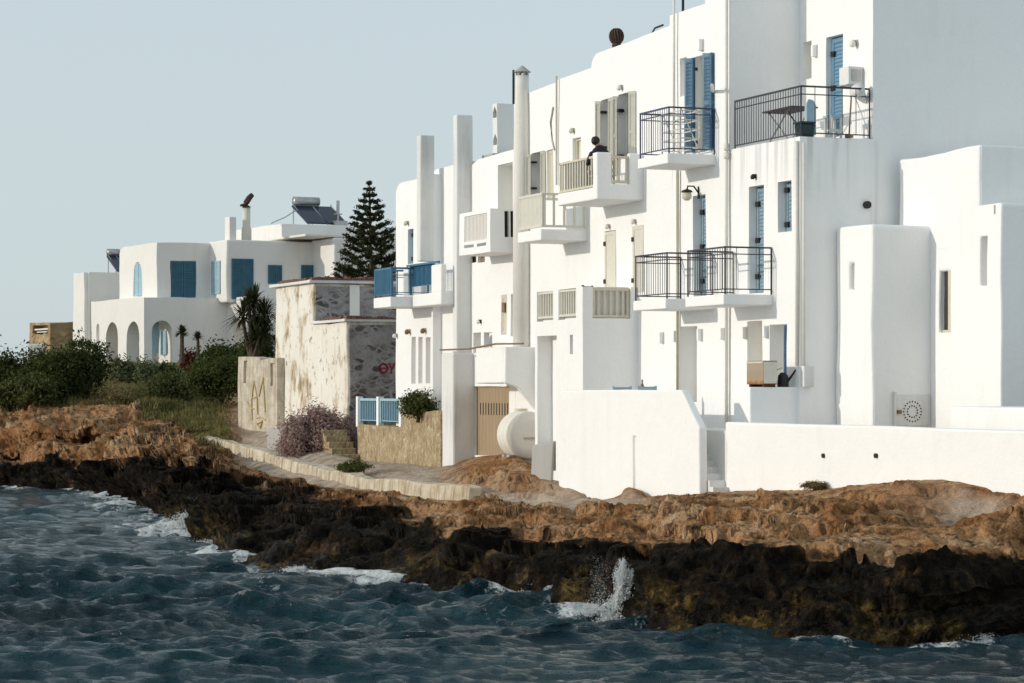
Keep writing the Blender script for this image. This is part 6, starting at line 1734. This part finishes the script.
# ================================================================== breaking spray
spray = Mat('sea_spray', .5, .4); spray.color((.82, .84, .84))
tr = spray.n('ShaderNodeBsdfTranslucent'); tr.inputs['Color'].default_value = (.82, .84, .84, 1); ms = spray.n('ShaderNodeMixShader'); ms.inputs[0].default_value = .35
spray.l(spray.b.outputs[0], ms.inputs[1]); spray.l(tr.outputs[0], ms.inputs[2]); spray.l(ms.outputs[0], spray.nt.nodes['Material Output'].inputs['Surface'])
_ov = np.array([(1,0,0),(-1,0,0),(0,1,0),(0,-1,0),(0,0,1),(0,0,-1)], float); _of = np.array([(0,2,4),(2,1,4),(1,3,4),(3,0,4),(2,0,5),(1,2,5),(3,1,5),(0,3,5)])
def splash(label, jets, seed):
    """jets: (px, py_bottom, py_top, half width at foot px, half width at top px, lean px, depth, n, drop size m)"""
    r = np.random.RandomState(seed); allp, alls = [], []
    for (px, yb, yt, w0, w1, lean, Y, n, ds) in jets:
        u = r.rand(n) ** 1.35; rag = .75 + .5*pnoise(np.stack([u*3 + seed, r.rand(n)*.01, 0*u + px], 1))
        wdt = (w0 + (w1 - w0)*u)*rag; off_ = r.normal(size=n)*.42
        x = px + lean*u**1.4 + off_*wdt + 2.2*pnoise(np.stack([u*5, off_*2, 0*u + 3.3], 1)); y = yb + (yt - yb)*u + r.normal(size=n)*1.2
        yy = Y + r.normal(size=n)*.16*(1 - .5*u)
        allp.append(np.stack([(x - CX)/F*yy, yy, HC - (y - HY)*yy/F], 1)); alls.append(ds*.62*(.35 + 1.3*r.rand(n)**2.5)*(1.15 - .65*u)*np.exp(-.35*off_**2))
    p = np.concatenate(allp); s = np.concatenate(alls); n = len(p)
    c = p.mean(0); base = np.array([c[0], c[1], 0.0])
    v = (p[:, None, :] + _ov[None]*s[:, None, None]*r.uniform(.6, 1.4, (n, 1, 3)) - base).reshape(-1, 3)
    f = (np.arange(n)[:, None, None]*6 + _of[None]).reshape(-1)
    o = mesh_obj('wave_splash', v, f, 3, spray.m, smooth=True); o.location = base
    setp(o, label, 'splash', 'waves breaking on the rocks', 'stuff')
splash('tall column of white spray where a wave hits the dark rocks, right of centre', [
    (616, 628, 596, 30, 14, 2, 38.6, 9000, .022), (620, 624, 560, 17, 7, 3, 38.7, 15000, .020), (627, 620, 570, 11, 10, 5, 38.7, 6000, .020), (634, 600, 566, 6, 3, 5, 38.8, 500, .012), (602, 604, 556, 20, 26, -6, 38.9, 1100, .007), (590, 614, 603, 30, 22, 0, 38.6, 1300, .014), (640, 626, 616, 20, 12, 8, 38.4, 700, .013)], 1)
splash('white burst of spray on the rocks at the left, above a second breaking wave', [
    (188, 537, 512, 34, 20, 10, 61, 12000, .036), (206, 531, 499, 24, 15, 16, 61.5, 15000, .034), (206, 520, 496, 22, 22, 0, 62, 900, .014), (206, 548, 540, 24, 18, 0, 56, 900, .022)], 2)
splash('low white breaking crest furthest left along the dark rocks', [
    (145, 507, 497, 30, 22, 4, 77, 5000, .036), (165, 498, 492, 14, 12, 4, 80, 1600, .034), (120, 514, 508, 26, 18, 0, 72, 1800, .03)], 3)
splash('low white crest folding over the weedy rocks below the kerb wall', [
    (288, 578, 568, 32, 18, 10, 46.8, 6500, .022), (334, 578, 572, 24, 14, 0, 46, 2200, .018)], 4)
splash('small white wave between two weedy rocks at the centre', [(522, 602, 586, 14, 8, 10, 41.4, 4000, .018), (392, 582, 576, 12, 8, 6, 44.6, 1500, .016)], 5)
splash('small white wave breaking at the right end of the rocks', [(974, 645, 635, 32, 20, 8, 35.2, 4500, .016)], 6)
